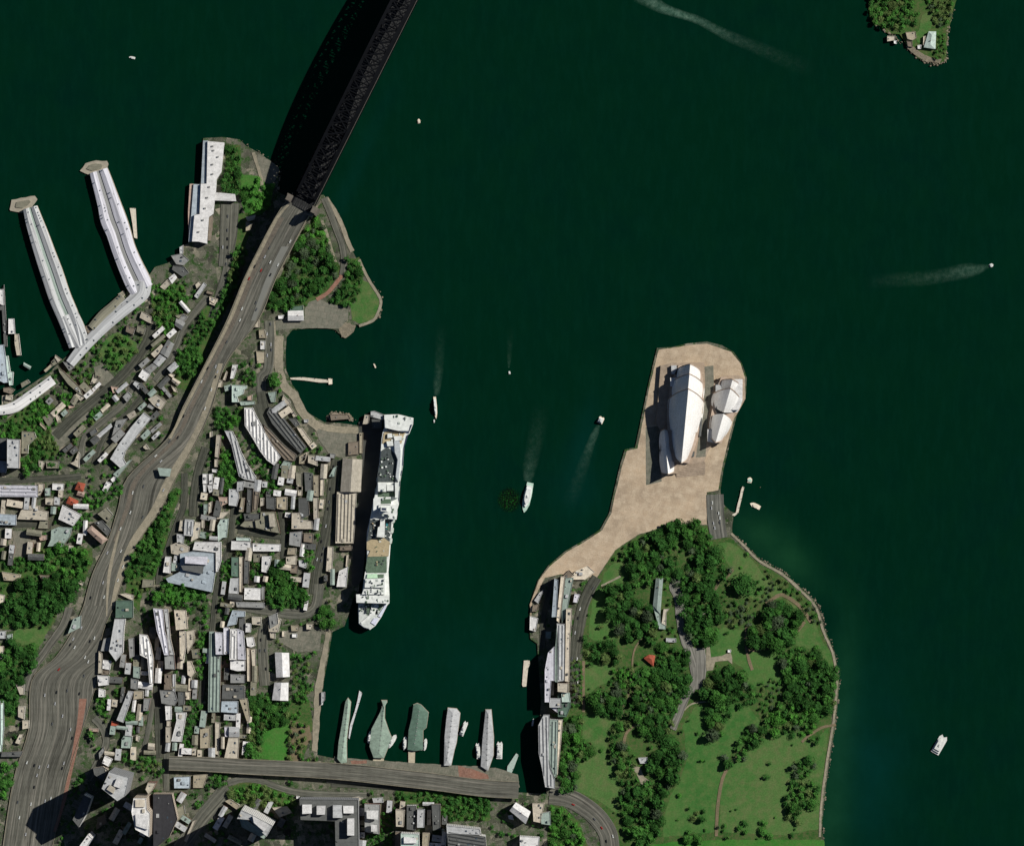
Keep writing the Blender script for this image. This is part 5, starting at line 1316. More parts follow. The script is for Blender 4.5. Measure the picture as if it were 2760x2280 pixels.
for i in range(8):                                            # lifeboats along both sides
    for side, (xa, ya, xb, yb) in (('e', (1326, 560, 1232, 1240)), ('w', (1120, 560, 1012, 1300))):
        f_ = i / 7; x, y = xa + (xb - xa) * f_, ya + (yb - ya) * f_; q = P2('I', x, y); m = MB()
        m.prism([(q[0] + (1.5 * c_) + .14 * 4.6 * s_, q[1] + 4.6 * s_) for c_, s_ in ((0, -1), (1, -.6), (1, .6), (0, 1), (-1, .6), (-1, -.6))], 14, 17, bottom=True); m.build('lifeboat', OFFW0, ship)

OFFW = plain('off_white_ship_paint', (.56, .57, .54), .5, .4, .8)
def boat(label, t, x, y, L, W, deg, kind='small', group=None, cols=None):
    """deg: heading of the bow, degrees counter-clockwise from east"""
    q = P2(t, x, y); b = thing('ferry' if kind != 'small' else 'motor_boat', label, 'ferry' if kind != 'small' else 'boat', (q[0], q[1], 0), R(deg), group)
    h = L / 2; w = W / 2; hm, dm = cols or (OFFW, OFFW)
    o = [(-h, -w * .8), (-h * .2, -w), (h * .45, -w * .9), (h * .82, -w * .45), (h, 0), (h * .82, w * .45), (h * .45, w * .9), (-h * .2, w), (-h, w * .8)]
    if kind == 'double': o = [(-h, 0), (-h * .8, -w * .7), (-h * .4, -w), (h * .4, -w), (h * .8, -w * .7), (h, 0), (h * .8, w * .7), (h * .4, w), (-h * .4, w), (-h * .8, w * .7)]
    if kind == 'cat': o = [(-h, -w), (h * .7, -w), (h, -w * .6), (h * .8, 0), (h, w * .6), (h * .7, w), (-h, w)]
    m = MB(); m.prism(o, -.8, 1.8 if kind != 'small' else .9, bottom=True); m.build('hull', hm, b)
    z = 1.8 if kind != 'small' else .9
    s1 = .72 if kind != 'small' else .5; off = -h * .08
    m = MB(); m.prism([(p[0] * s1 + off, p[1] * .82) for p in o], z, z + (2.6 if kind != 'small' else 1.3)); cb = m.build('cabin', dm, b)
    m = MB(); m.prism([(p[0] * (s1 + .01) + off, p[1] * .835) for p in o], z + .9, z + 1.2 if kind == 'small' else z + 1.9, top=False); m.build('window_band', GLASS, cb)
    if kind != 'small':
        m = MB(); m.prism([(p[0] * .52 + off, p[1] * .7) for p in o], z + 2.6, z + 4.9); m.build('upper_deck', dm, b)
        m = MB(); m.prism([(-h * .1 + a * 1.6, c * 1.1) for a, c in ((-1, -1), (1, -1), (1, 1), (-1, 1))], z + 4.9, z + 6.4); m.build('wheelhouse', dm, b)
    m = MB(); m.cyl((0, 0, z + 1), .12, 4.5 if kind == 'small' else 8, 6); m.build('mast', STEEL, b)
    return b
GRB = plain('pale_green_ship_paint', (.42, .58, .48), .5, .4, .7); CRB = plain('cream_ship_paint', (.66, .58, .46), .5, .4, .8)
boat('narrow pale ferry heading south off the cruise terminal tip', 'S', 258, 348, 32, 4.6, -86, 'ferry', cols=(CRB, WHITE))
boat('tiny tender just south of the narrow pale ferry', 'S', 246, 474, 4.5, 2.2, -90)
boat('long green and white ferry in the middle of the cove', 'S', 1125, 1195, 44, 11.5, 258, 'ferry', cols=(GRB, WHITE))
boat('small two-hulled ferry west of the forecourt peninsula', 'S', 1820, 462, 10, 8, 65, 'cat', cols=(CRB, WHITE))
boat('small white boat alone in the middle of the harbour', 'S', 957, 15, 4.5, 3, 100)
boat('small pale boat alone east of the arch bridge', 'C', 1490, 1135, 6.5, 4, 95, cols=(CRB, CRB))
boat('little brown boat moored in the round western cove', 'F', 1076, 992, 7, 2.2, 115, cols=(CRB, CRB))
boat('small boat alone in the open water at the upper left', 'W', 271, 119, 9, 3.6, 170)
boat('small speedboat at the head of the right-hand wake', 'Y', 1598, 325, 6, 5, 20)
boat('white two-hulled ferry alone at the lower right', 'Z', 920, 1080, 29, 12.5, 60, 'cat')
for x, y, L, W, d, k, lab in [(1165, 965, 23, 6.5, 95, 'cat', 'white ferry berthed on the west side of the easternmost ferry wharf'), (1336, 960, 25, 8.5, 88, 'cat', 'white ferry berthed on the east side of the easternmost ferry wharf'),
        (573, 905, 20, 6, 85, 'double', 'ferry berthed on the west side of the dark middle ferry wharf'), (736, 915, 18, 5, 82, 'double', 'ferry berthed on the east side of the dark middle ferry wharf'),
        (290, 855, 19, 6, 78, 'double', 'ferry berthed on the west side of the kite-shaped ferry wharf'), (468, 890, 23, 7, 58, 'double', 'ferry berthed on the east side of the kite-shaped ferry wharf'),
        (1048, 785, 22, 6.5, 68, 'cat', 'white ferry berthed on the east side of the fourth ferry wharf'), (1605, 735, 11, 2.6, 80, 'small', 'small boat lying off the east quay')]:
    boat(lab, 'L', x, y, L, W, d, k, 'ferries berthed at the ferry wharves' if k != 'small' else None)
boat('pale launch moored beside the jetty east of the point', 'V', 870, 1150, 16, 7, 155, cols=(CRB, CRB))
boat('small cruiser moored north of the jetty east of the point', 'V', 722, 445, 8, 7, 80, cols=(CRB, GRB))
def pontoon(label, t, pts, z, c, cat='pontoon', rail=True):
    p = ccw(PP(t, pts)); o = centroid(p); b = thing(cat.replace(' ', '_'), label, cat, (o[0], o[1], 0)); L = loc_pts(p, o, 0)
    m = MB(); m.prism(L, -.5, z, bottom=True); m.build('deck', plain('pontoon_' + c, ROOFC[c], kind='pos'), b)
    m = MB()
    for q in L: m.cyl((q[0], q[1], -4), .35, z + 6, 8)
    m.build('mooring_posts', plain('pile_timber', (.10, .08, .06)), b); return b
pontoon('long narrow tan pontoon lying off the east quay', 'N', '205,1562 198,1545 215,1318 268,1315 272,1350 255,1390 238,1560', 1.6, 'be')
pontoon('thin curved timber jetty ending in a square head in the western cove', 'F', '285,1105 400,1100 520,1112 640,1125 642,1150 560,1150 420,1130 290,1120', 2.2, 'be', 'jetty')
pontoon('square pale head of the timber jetty in the western cove', 'F', '642,1112 678,1112 680,1165 645,1168', 2.6, 'cr', 'landing stage')
pontoon('thin timber jetty on the east side of the point', 'V', '520,620 575,640 540,760 500,960 440,1200 410,1345 300,1440 230,1400 340,1330 380,1130 450,880 480,720', 2.2, 'be', 'jetty')
pontoon('narrow landing beside the eastern long wharf', 'A', '1215,735 1270,735 1285,1020 1255,1010 1240,880', 2.0, 'be', 'landing stage')
pontoon('short diagonal landing at the eastern end of the ferry wharves', 'L', '1470,985 1490,1000 1450,1110 1410,1190 1390,1180 1400,1090', 2.4, 'gr', 'landing stage')
pontoon('small landing below the little quay shed on the west quay', 'K', '1390,560 1410,560 1408,595 1382,600', 1.8, 'lg', 'landing stage')
def ferry_wharf(label, pts, c, ridge, z=7):
    p = ccw(PP('L', pts)); o = centroid(p); b = thing('ferry_wharf', label, 'ferry wharf', (o[0], o[1], 0), 0, 'ferry wharves at the head of the cove'); L = loc_pts(p, o, 0)
    m = MB(); m.prism(L, .4, 1.8, bottom=True); m.build('deck', plain('wharf_timber', (.30, .27, .21), kind='pos', scale=.2), b)
    m = MB(); q = inset_poly(L, .6)
    r0, r1 = [loc_pts([P2('L', *a)], o, 0)[0] for a in ridge]; n = len(q)
    def rz(a): return z - .3
    def proj(a):
        d = Vector(r1) - Vector(r0); t_ = max(0, min(1, (Vector(a) - Vector(r0)).dot(d) / d.length_squared)); return tuple(Vector(r0) + d * t_)
    for i in range(n):
        a, e = q[i], q[(i + 1) % n]; pa, pe = proj(a), proj(e)
        if math.dist(pa, pe) > .05: m.face([(*a, z), (*e, z), (*pe, z + 2.2), (*pa, z + 2.2)])
        else: m.face([(*a, z), (*e, z), (*pa, z + 2.2)])
        m.face([(*a, z - .8), (*e, z - .8), (*e, z), (*a, z)])
    m.build('roof', roofmat(c), b)
    m = MB()
    for a in inset_poly(L, 1.4): m.box((a[0], a[1], 1.8), (.5, .5, z - 2))
    m.build('posts', STEEL, b)
    m = MB()
    for i in range(9):
        f_ = (i + .5) / 9; a = [u + (v - u) * f_ for u, v in zip(r0, r1)]; m.box((a[0], a[1], z + 1.7), (1.6, 1.0, 1.0))
    m.build('roof_vents', roofmat('g'), b); return b
ferry_wharf('westernmost ferry wharf, a narrow curving green-grey canopy', '25,1030 35,900 60,760 90,570 115,535 140,570 128,700 112,830 106,900 108,1060 60,1070', 'gv', ((70, 1000), (115, 590)))
pontoon('thin pale pontoon curving beside the westernmost ferry wharf', 'L', '118,860 130,760 170,640 190,560 205,480 228,500 205,580 180,660 150,760 126,870', 2.2, 'lg')
ferry_wharf('kite-shaped pale green ferry wharf, second from the west', '382,555 430,555 432,575 415,590 412,700 445,800 470,860 432,960 405,1026 318,1022 285,930 300,790 372,650 392,590', 'gv', ((365, 980), (405, 620)))
ferry_wharf('dark grey-green broad ferry wharf in the middle of the row', '640,592 672,578 705,592 766,655 748,780 722,800 722,960 655,968 592,958 600,800 625,700', 'gg', ((650, 920), (690, 630)))
ferry_wharf('pale rectangular ferry wharf, fourth from the west', '918,615 992,622 1022,660 1010,760 992,900 975,960 948,1086 885,1086 890,850 905,700', 'lg', ((915, 1040), (960, 660)))
ferry_wharf('easternmost ferry wharf, tapering pale roof', '1222,630 1272,630 1292,850 1290,1000 1245,1132 1182,1090 1195,880 1210,740', 'lg', ((1235, 1060), (1246, 670)))
pontoon('narrow gangway from the quay to the dark middle ferry wharf', 'L', '600,966 655,968 650,1142 602,1132', 2.0, 'tn', 'gangway')
pontoon('short gangway joining the kite-shaped wharf to the quay', 'L', '322,1022 402,1024 408,1085 300,1085', 2.0, 'tn', 'gangway')
pontoon('short gangway joining the westernmost ferry wharf to the quay', 'L', '58,1060 108,1055 112,1100 45,1100', 2.0, 'tn', 'gangway')
pontoon('floating timber breakwater north of the cruise terminal plaza', 'I', '640,85 690,40 780,50 850,85 880,105 870,125 800,100 700,95 650,112', 1.4, 'br', 'breakwater')

# ================================================================ TREES
def folmat(name, a, b, c):
    t = NT(name, 0.95, 0.05); p = t.coord('pos')
    k = t.mix(t.noise(p, .16, 5, .75, .35, .65), a, b); k = t.mix(t.noise(p, .7, 3, .7, .52, .72), k, c)
    t.base(t.rand(k, .7, 1.25)); return t.m
FOL = dict(d=folmat('foliage_dark', (.012, .052, .010), (.030, .090, .018), (.050, .11, .03)), m=folmat('foliage_mid', (.020, .080, .012), (.045, .13, .024), (.075, .15, .04)),
           b=folmat('foliage_bright', (.028, .112, .014), (.052, .165, .024), (.09, .18, .045)), o=folmat('foliage_olive', (.040, .078, .022), (.080, .12, .034), (.135, .145, .06)),
           g=folmat('foliage_grey', (.028, .050, .022), (.050, .075, .038), (.10, .11, .085)))
FW = dict(d='dark green', m='mid green', b='bright green', o='olive green', g='grey-green')
BARK = plain('bark', (.10, .075, .05))
ico = bmesh.new(); bmesh.ops.create_icosphere(ico, subdivisions=2, radius=1.0); ICO2 = ([v.co.copy() for v in ico.verts], [[v.index for v in f.verts] for f in ico.faces]); ico.free()
ico = bmesh.new(); bmesh.ops.create_icosphere(ico, subdivisions=1, radius=1.0); ICO1 = ([v.co.copy() for v in ico.verts], [[v.index for v in f.verts] for f in ico.faces]); ico.free()
def crown_data(seed, nb, ICO, tufts):
    """unit-radius crown: displaced leaf clumps around limbs with gaps between them, plus loose sprays of leaves"""
    r = random.Random(seed); V = []; F = []
    ex, ey = r.uniform(.82, 1.08), r.uniform(.82, 1.08)
    LB = [(r.uniform(-.38, .38), r.uniform(-.38, .38), r.uniform(.75, 1.15)) for _ in range(5)]
    for i in range(nb):
        a = r.random() * 2 * math.pi; rad = math.sqrt(r.random()) * .78; z = .55 + (1 - rad * rad) * .55 * r.uniform(.6, 1.15); s = r.uniform(.12, .34) * (1.1 - .4 * rad)
        lob = r.choice(LB); c = Vector((math.cos(a) * rad * ex * .62 + lob[0], math.sin(a) * rad * ey * .62 + lob[1], z * lob[2])); b0 = len(V); o = Vector((r.random() * 50, r.random() * 50, r.random() * 50))
        for v in ICO[0]:
            k = 1 + .75 * noise.noise(v * 2.2 + o) + .35 * noise.noise(v * 5 + o); V.append(c + Vector((v.x, v.y, v.z * .75)) * s * k)
        F += [[b0 + q for q in f] for f in ICO[1]]
    for i in range(tufts):
        a = r.random() * 2 * math.pi; rad = math.sqrt(r.random()) * 1.02; z = .5 + (1 - min(1, rad) ** 2) * .62 + r.uniform(-.12, .16); s = r.uniform(.03, .075)
        c = Vector((math.cos(a) * rad * ex, math.sin(a) * rad * ey, z)); n = Vector((r.gauss(0, .7), r.gauss(0, .7), 1)).normalized(); x = n.orthogonal().normalized(); y = n.cross(x); b0 = len(V); th = r.random() * 6
        for k in range(4): q = th + k * math.pi / 2; V.append(c + x * math.cos(q) * s * (1.5 if k % 2 else 1) + y * math.sin(q) * s)
        F.append([b0, b0 + 1, b0 + 2, b0 + 3])
    return V, F
CROWNS = []
for i in range(7):
    V, F = crown_data(100 + i, 34, ICO2, 420); me = bpy.data.meshes.new('crown'); me.from_pydata(V, [], F); me.materials.append(FOL['m']); CROWNS.append(me)
LOW = [crown_data(300 + i, 22, ICO1, 160) for i in range(6)]
LOW = [(np.array([tuple(v) for v in V]), F) for V, F in LOW]
tb = MB(); n = 8
for a, b, r0, r1 in [((0, 0, -.05), (0, 0, .45), .075, .05), ((0, 0, .42), (.32, .1, .8), .045, .02), ((0, 0, .42), (-.26, .24, .82), .045, .02), ((0, 0, .42), (-.05, -.34, .78), .045, .02), ((0, 0, .42), (.04, .05, 1.0), .04, .015)]:
    a, b = Vector(a), Vector(b); d = (b - a).normalized(); x = d.orthogonal().normalized(); y = d.cross(x)
    A = [a + (x * math.cos(2 * math.pi * i / n) + y * math.sin(2 * math.pi * i / n)) * r0 for i in range(n)]; B_ = [b + (x * math.cos(2 * math.pi * i / n) + y * math.sin(2 * math.pi * i / n)) * r1 for i in range(n)]
    for i in range(n): tb.face([A[i], A[(i + 1) % n], B_[(i + 1) % n], B_[i]])
to = tb.build('trunk', BARK); TRUNK = to.data; bpy.data.objects.remove(to)
# groves: frame, tint weights, crown radius in metres (min, max), spacing factor, place, outline
GROVES = [
 ('B', 'dddmg', 6, 10, .80, 'in the triangular grove east of the viaduct', '1400,1060 1470,1180 1560,1230 1600,1310 1480,1480 1290,1600 1150,1655 950,1685 930,1590 1080,1420 1170,1240 1220,1100 1300,1000'),
 ('B', 'bbmg', 5, 8, .85, "at the triangular grove's pointed tip", '1400,790 1460,900 1510,1040 1540,1180 1400,1060 1300,1010 1230,1110 1200,1090 1300,950 1370,850'),
 ('F', 'ddm', 5, 9, .78, 'between the curving path and the point lawn', '820,0 925,-10 965,150 945,240 900,370 830,430 650,400 740,290 820,150'),
 ('B', 'dddm', 5, 8, .78, 'in the strip beside the theatre wharf', '570,150 685,180 690,600 500,570 510,480 570,400'),
 ('B', 'bbbm', 5, 8, .95, 'in the bright patch west of the bridge', '860,480 1000,520 960,720 870,790 760,790 710,680 720,560'),
 ('B', 'dmo', 4, 7, .85, 'in the belt between road and viaduct', '650,1060 760,1100 700,1300 560,1560 590,1330'),
 ('E', 'ddm', 4, 7, .8, 'in the belt west of the viaduct', '740,0 840,0 800,150 650,380 560,540 450,640 400,590 500,330 620,400 600,340 700,160'),
 ('E', 'dmm', 5, 8, .75, 'in the round clump west of the viaduct', '290,690 400,640 490,680 500,770 420,900 290,890 250,830'),
 ('E', 'bm', 12, 15, 9, 'by the west cove promenade', '1185,940 1215,940 1215,970 1185,970'),
 ('D', 'omb', 4, 7, .95, 'on the slope above the quay shed', '1420,230 1560,90 1736,60 1700,300 1560,540 1450,400'),
 ('D', 'omb', 4, 7, .95, 'in the hillside park below the wharves', '1080,540 1250,580 1280,690 1110,860 990,820 1000,700'),
 ('D', 'dmb', 4, 7, .85, 'in the gardens near the left-edge shed', '280,1200 450,1170 540,1250 460,1400 270,1340'),
 ('D', 'dmb', 4, 7, .9, 'among terraces below the long wharf', '540,1080 690,1090 650,1180 570,1180'),
 ('D', 'om', 4, 6, .95, 'beside the hillside car park', '750,850 860,860 850,960 760,970'),
 ('D', 'dmb', 5, 8, .8, 'at the left edge south of the shed', '0,1350 130,1350 200,1480 0,1490'),
 ('D', 'dmo', 4, 7, .85, 'behind the pale tall block', '340,1400 470,1430 540,1580 500,1760 280,1740 300,1640'),
 ('D', 'dbm', 3, 5, .9, 'in the hedge line along the terraced road', '1060,1010 1080,1060 960,1240 840,1380 760,1440 740,1400 900,1200'),
 ('G', 'dbm', 5, 8, .85, 'south of the pale tall block', '200,130 350,120 370,220 220,300'),
 ('G', 'dmb', 4, 7, .88, 'between the red roofs and the motorway', '800,440 960,430 1120,310 1150,430 900,590 760,560 780,480'),
 ('G', 'dm', 4, 6, .9, 'behind the white block by the red roofs', '740,570 860,640 760,780 690,780'),
 ('G', 'bmmd', 6, 10, .8, 'in the big wooded block at the left', '360,1050 560,960 740,970 850,1090 760,1240 700,1300 480,1240 370,1170'),
 ('G', 'ddd', 6, 11, .74, 'in the dark wood near the left edge', '90,1380 200,1240 400,1290 640,1280 740,1340 600,1500 450,1640 150,1680 0,1640 60,1480'),
 ('G', 'dm', 4, 6, .9, "along the paved yard's hedge", '20,1050 350,1070 340,1180 40,1160'),
 ('G', 'dmm', 5, 8, .76, 'in the belt east of the motorway', '1640,410 1680,430 1600,640 1540,760 1480,1170 1330,1200 1200,1260 1190,1160 1270,990 1390,800 1540,640'),
 ('H', 'bmm', 5, 8, .85, 'south of the blue-grey complex', '140,1290 300,1300 560,1350 540,1420 260,1470 70,1430'),
 ('H', 'mbd', 5, 8, .8, 'in the leafy strip among the western terraces', '690,60 780,130 830,290 730,410 660,340'),
 ('H', 'dmb', 3, 6, .9, 'beside the green-roofed court', '690,1070 760,1080 740,1290 690,1280'),
 ('H', 'dmd', 3, 6, .9, 'in the courtyard west of the small white block', '970,1020 1040,1080 1040,1240 970,1270'),
 ('H', 'ddm', 5, 9, .76, 'in the square east of the white-roofed block', '1130,1180 1240,1090 1310,1210 1400,1320 1480,1380 1460,1490 1200,1540 1110,1440'),
 ('H', 'bm', 4, 7, .9, 'beside the terminal road square', '1440,960 1550,980 1520,1180 1470,1080'),
 ('H', 'bm', 4, 6, .9, 'in the tree strip along the tall cream block', '500,1500 550,1500 545,1736 495,1700'),
 ('H', 'dm', 6, 9, .8, 'at the quay end beside the ship\'s bow', '1600,1550 1730,1520 1730,1680 1610,1670'),
 ('E', 'dmb', 5, 8, .8, 'in the pocket west of the curved white block', '620,1210 740,1220 820,1340 730,1420 630,1390'),
 ('E', 'dm', 4, 7, .85, 'above the pale green-roofed block', '880,790 1000,880 1000,1000 880,950'),
 ('H', 'dm', 4, 7, .85, 'in the dark hollow south of the curved blocks', '1050,220 1190,300 1200,450 1120,440'),
 ('J', 'ddm', 6, 10, .8, 'between the lawn and the toll plaza', '0,240 90,90 290,150 290,230 180,400 60,440 0,400'),
 ('J', 'dd', 6, 9, .8, 'by the plaza\'s west edge', '0,460 120,450 150,540 120,640 60,690'),
 ('J', 'dbm', 5, 8, .85, 'at the left edge beside the lower plaza', '0,1070 140,1060 90,1230 30,1330 0,1320'),
 ('J', 'mb', 4, 7, .88, 'south of the small white blocks by the plaza', '770,540 880,500 870,670 790,690'),
 ('J', 'md', 9, 12, .9, 'in the walled court near the plaza', '1040,640 1110,650 1100,720 1040,710'),
 ('J', 'mb', 4, 6, .9, 'by the pink shed near the plaza', '730,820 800,840 750,900'),
 ('J', 'dmo', 4, 7, .9, 'south of the walled court', '940,930 1100,1010 1300,1060 1300,1130 1130,1110 980,1050'),
 ('J', 'dm', 3, 6, .9, 'along the red-surfaced lane', '640,1180 700,1130 640,1260 560,1330'),
 ('K', 'bmm', 4, 7, .85, 'in the tree strip beside the long grey block', '410,0 465,0 460,300 410,400 390,280'),
 ('K', 'dmd', 4, 7, .8, 'in the belt west of the brown lot', '340,560 450,580 390,760 340,960 270,960 320,700'),
 ('K', 'ddmo', 6, 9, .76, 'around the bright square lawn', '820,480 1000,570 1140,570 1100,740 960,770 910,880 890,1020 790,1020 820,760'),
 ('K', 'omd', 4, 7, .85, 'between the square lawn and west quay', '1160,190 1290,200 1280,580 1180,560'),
 ('K', 'oogm', 4, 6, 1.1, 'on the brown earth east of the square lawn', '1150,720 1290,760 1240,960 1120,1050'),
 ('K', 'ddm', 4, 7, .85, 'at the bend below the expressway', '510,1150 640,1120 640,1240 500,1250'),
 ('K', 'moob', 5, 8, .82, 'in the garden below the expressway', '660,1300 850,1220 1050,1290 1180,1380 950,1410 650,1360'),
 ('L', 'ddm', 5, 8, .78, 'in the square below the ferry wharves', '870,1350 1240,1320 1240,1510 1060,1500 890,1520'),
 ('L', 'dm', 4, 6, .95, 'in the row south of the elevated road', '500,1300 860,1310 860,1370 500,1360'),
 ('L', 'dm', 3, 6, .9, 'at the bottom between cream blocks', '380,1480 480,1460 480,1736 250,1740 260,1640 370,1640'),
 ('N', 'ddm', 6, 10, .78, "at the gardens' north-west edge", '1160,330 1290,180 1370,170 1480,80 1620,60 1640,220 1540,240 1480,420 1400,600 1240,620 1200,430'),
 ('N', 'dgm', 5, 9, .8, 'north of the long garden house', '1480,300 1600,400 1736,520 1736,700 1560,560 1420,540'),
 ('N', 'ddd', 7, 10, .76, 'west of the long garden house', '1000,640 1190,610 1250,760 1390,810 1450,1000 1430,1170 1300,1060 1240,1100 1160,1150 1090,1000 1010,920'),
 ('N', 'ddd', 6, 9, .76, 'south of the west lawn', '790,1110 880,1160 1060,1150 1130,1340 960,1350 880,1290 800,1280'),
 ('N', 'dmd', 5, 9, .78, 'around the small red-roofed house', '1460,1180 1600,1180 1736,1250 1736,1600 1660,1700 1480,1500 1480,1350'),
 ('N', 'mog', 3, 6, 1.0, 'west of the small red-roofed house', '1080,1380 1300,1400 1440,1500 1400,1700 1200,1700 1060,1560'),
 ('O', 'dddm', 6, 10, .76, "in the gardens' northern belt", '0,210 300,220 380,310 420,430 590,640 520,740 420,790 320,640 200,540 150,320 60,330 40,400 0,400'),
 ('O', 'ddd', 7, 10, .76, 'in the wood by the garden drive', '140,700 200,560 400,720 440,820 490,960 490,1250 340,1360 210,1300 140,1050'),
 ('O', 'd', 17, 20, 9, 'on the north-east lawn', '705,760 725,760 725,780 705,780'),
 ('O', 'ddm', 8, 12, .74, 'in the round clump near the eastern shore', '930,1040 1010,930 1140,950 1240,1090 1150,1310 960,1360 760,1330 770,1210 920,1180'),
 ('O', 'gom', 4, 6, 1.0, 'west of the round eastern clump', '530,1020 760,1000 800,1160 570,1200'),
 ('O', 'gom', 3, 5, 1.2, 'on the lawn inside the curved path', '560,960 700,960 900,780 1000,800 960,900 800,1000 600,1010'),
 ('O', 'dmg', 5, 9, .8, 'in the long eastern wood', '1040,1400 1160,1380 1400,1380 1420,1500 1580,1560 1590,1736 1120,1736 1070,1560'),
 ('Q', 'ddmg', 6, 10, .78, 'in the wood beside the sea wall', '900,10 1250,0 1390,120 1390,400 1340,460 1150,420 1000,440 930,380 990,200 900,60'),
 ('Q', 'bbmg', 5, 8, .85, "at the eastern wood's south end", '870,420 1000,450 1150,430 1290,500 1220,630 1050,710 850,700 740,640 750,540'),
 ('Q', 'ddd', 9, 13, .78, 'in the clump west of the eastern lawns', '170,160 330,70 540,140 480,260 400,360 170,360'),
 ('Q', 'ddd', 6, 9, .78, 'south-east of the biggest lawn clump', '460,280 560,200 640,290 630,400 560,440 460,400'),
 ('Q', 'ddm', 6, 9, .76, 'on the north end of the oval lawn', '170,510 240,430 400,410 420,500 350,560 350,690 280,750 210,680'),
 ('Q', 'ddm', 5, 8, .8, 'in the chain across the eastern lawns', '550,640 700,620 720,780 590,800 560,920 470,900 470,780 540,760'),
 ('Q', 'dd', 6, 8, .9, 'beside the curving lawn path', '320,910 370,880 420,920 370,1000 330,980'),
 ('Q', 'dmd', 5, 8, .82, 'in the wood by the southern sea wall', '970,1010 1090,940 1200,920 1210,1020 1140,1070 1230,1200 1220,1360 1110,1350 1050,1510 950,1490 930,1320 980,1150'),
 ('Q', 'dm', 5, 7, .95, 'near the southern garden wall', '490,1490 580,1460 590,1590 500,1610'),
 ('Q', 'dmg', 5, 7, .9, "by the garden's south-east wall", '660,1510 730,1500 800,1650 690,1640'),
 ('Q', 'dg', 4, 7, .95, 'at the foot of the oval lawn', '60,1410 170,1390 160,1490 60,1480'),
 ('Q', 'dm', 5, 7, .9, 'in the garden\'s southern border', '10,1590 100,1590 120,1680 10,1690'),
 ('Q', 'dm', 3, 5, .95, 'beside the straight south path', '290,1545 360,1540 350,1585 295,1585'),
 ('Q', 'gd', 5, 7, .9, 'alone on the south-eastern lawn', '720,1050 790,1050 790,1090 720,1090'),
 ('Q', 'dm', 4, 6, 1.0, 'just west of the eastern sea wall', '1160,690 1250,700 1250,790 1170,780'),
 ('P', 'ddd', 7, 10, .76, 'north of the narrow west lawn', '660,360 760,280 900,250 950,400 920,500 730,500'),
 ('P', 'dmgd', 5, 9, .76, 'in the dense middle of the gardens', '1070,110 1300,60 1490,40 1520,280 1440,580 1380,690 1210,750 1080,600 1030,480 1100,250'),
 ('P', 'ddd', 6, 10, .74, "along the oval lawn's west edge", '1370,730 1480,730 1530,880 1440,1090 1390,1180 1300,1100 1180,1000 1270,890'),
 ('P', 'dddm', 6, 9, .76, 'in the south-central wood', '1230,1130 1390,1190 1410,1240 1320,1330 1330,1500 1290,1640 1200,1720 1050,1690 970,1450 930,1300 960,1190 1100,1190'),
 ('P', 'gdmo', 5, 8, .8, 'west of the pink garden court', '840,760 1050,820 1080,960 1090,1080 1090,1160 960,1170 900,950 830,900 880,640 980,570 1050,620 900,700'),
 ('P', 'bdmm', 5, 8, .78, 'behind the east quay terrace', '410,560 560,480 600,580 560,720 680,790 680,870 580,950 530,960 530,1200 390,1230 385,900 420,740'),
 ('P', 'bbm', 5, 8, .85, 'in the wedge by the curving road', '300,1340 400,1380 550,1510 630,1736 270,1736'),
 ('P', 'dom', 3, 5, .95, 'in the strip beside the garden lane', '490,0 580,0 580,420 490,420'),
 ('P', 'bmo', 4, 6, 1.0, 'in beds north of the narrow lawn', '880,80 1060,60 1080,230 960,240 900,180'),
 ('N', 'moo', 3, 5, 1.3, "at the gardens' north tip", '1500,240 1560,230 1620,400 1560,400'),
 ('O', 'mgo', 3, 5, 1.3, 'along the north-east shore', '920,640 1180,800 1380,1000 1430,1130 1380,1150 1250,970 1100,850 940,740'),
 ('Q', 'gmo', 3, 5, 1.2, 'among the beds beside the eastern wood', '700,200 880,180 900,380 760,520 700,480'),
 ('R', 'dmmo', 5, 8, .8, "on the island's wooded west side", '260,-100 1000,-100 980,150 1060,240 1000,400 860,440 640,480 460,400 340,380 280,280'),
 ('R', 'oomg', 4, 6, .85, 'on the island\'s eastern slope', '1180,-80 1640,-80 1590,180 1540,360 1440,420 1320,400 1300,240 1200,120'),
 ('R', 'mo', 3, 5, .9, 'on the island\'s southern tip', '1340,560 1490,560 1490,820 1460,960 1350,960 1330,800'),
]
cand = []
for gi, (t, tint, r0, r1, sp, place, pts) in enumerate(GROVES):
    poly = PP(t, pts); r = random.Random(gi * 7 + 1); xs = [p[0] for p in poly]; ys = [p[1] for p in poly]; A = abs(area(poly)); got = []
    if t in 'NOPQ' and sp < 1: sp *= 1.05; tint = tint.replace('g', 'd', 1) * 3 + 'ogm'; r1 *= 1.2
    tries = int(80 + A * 2.2)
    for k in range(tries):
        x, y = r.uniform(min(xs), max(xs)), r.uniform(min(ys), max(ys)); R_ = r0 + (r1 - r0) * r.random() ** 1.5
        if not inside(poly, x, y): continue
        if any((x - a) ** 2 + (y - b) ** 2 < ((R_ + c) * sp * .80) ** 2 for a, b, c, _ in got): continue
        got.append((x, y, R_, r.choice(tint)))
        if sp > 5: break
    if not got: c = centroid(poly); got = [(c[0], c[1], r1, tint[0])]
    cand += [(x, y, R_, c, place, gi) for x, y, R_, c in got]
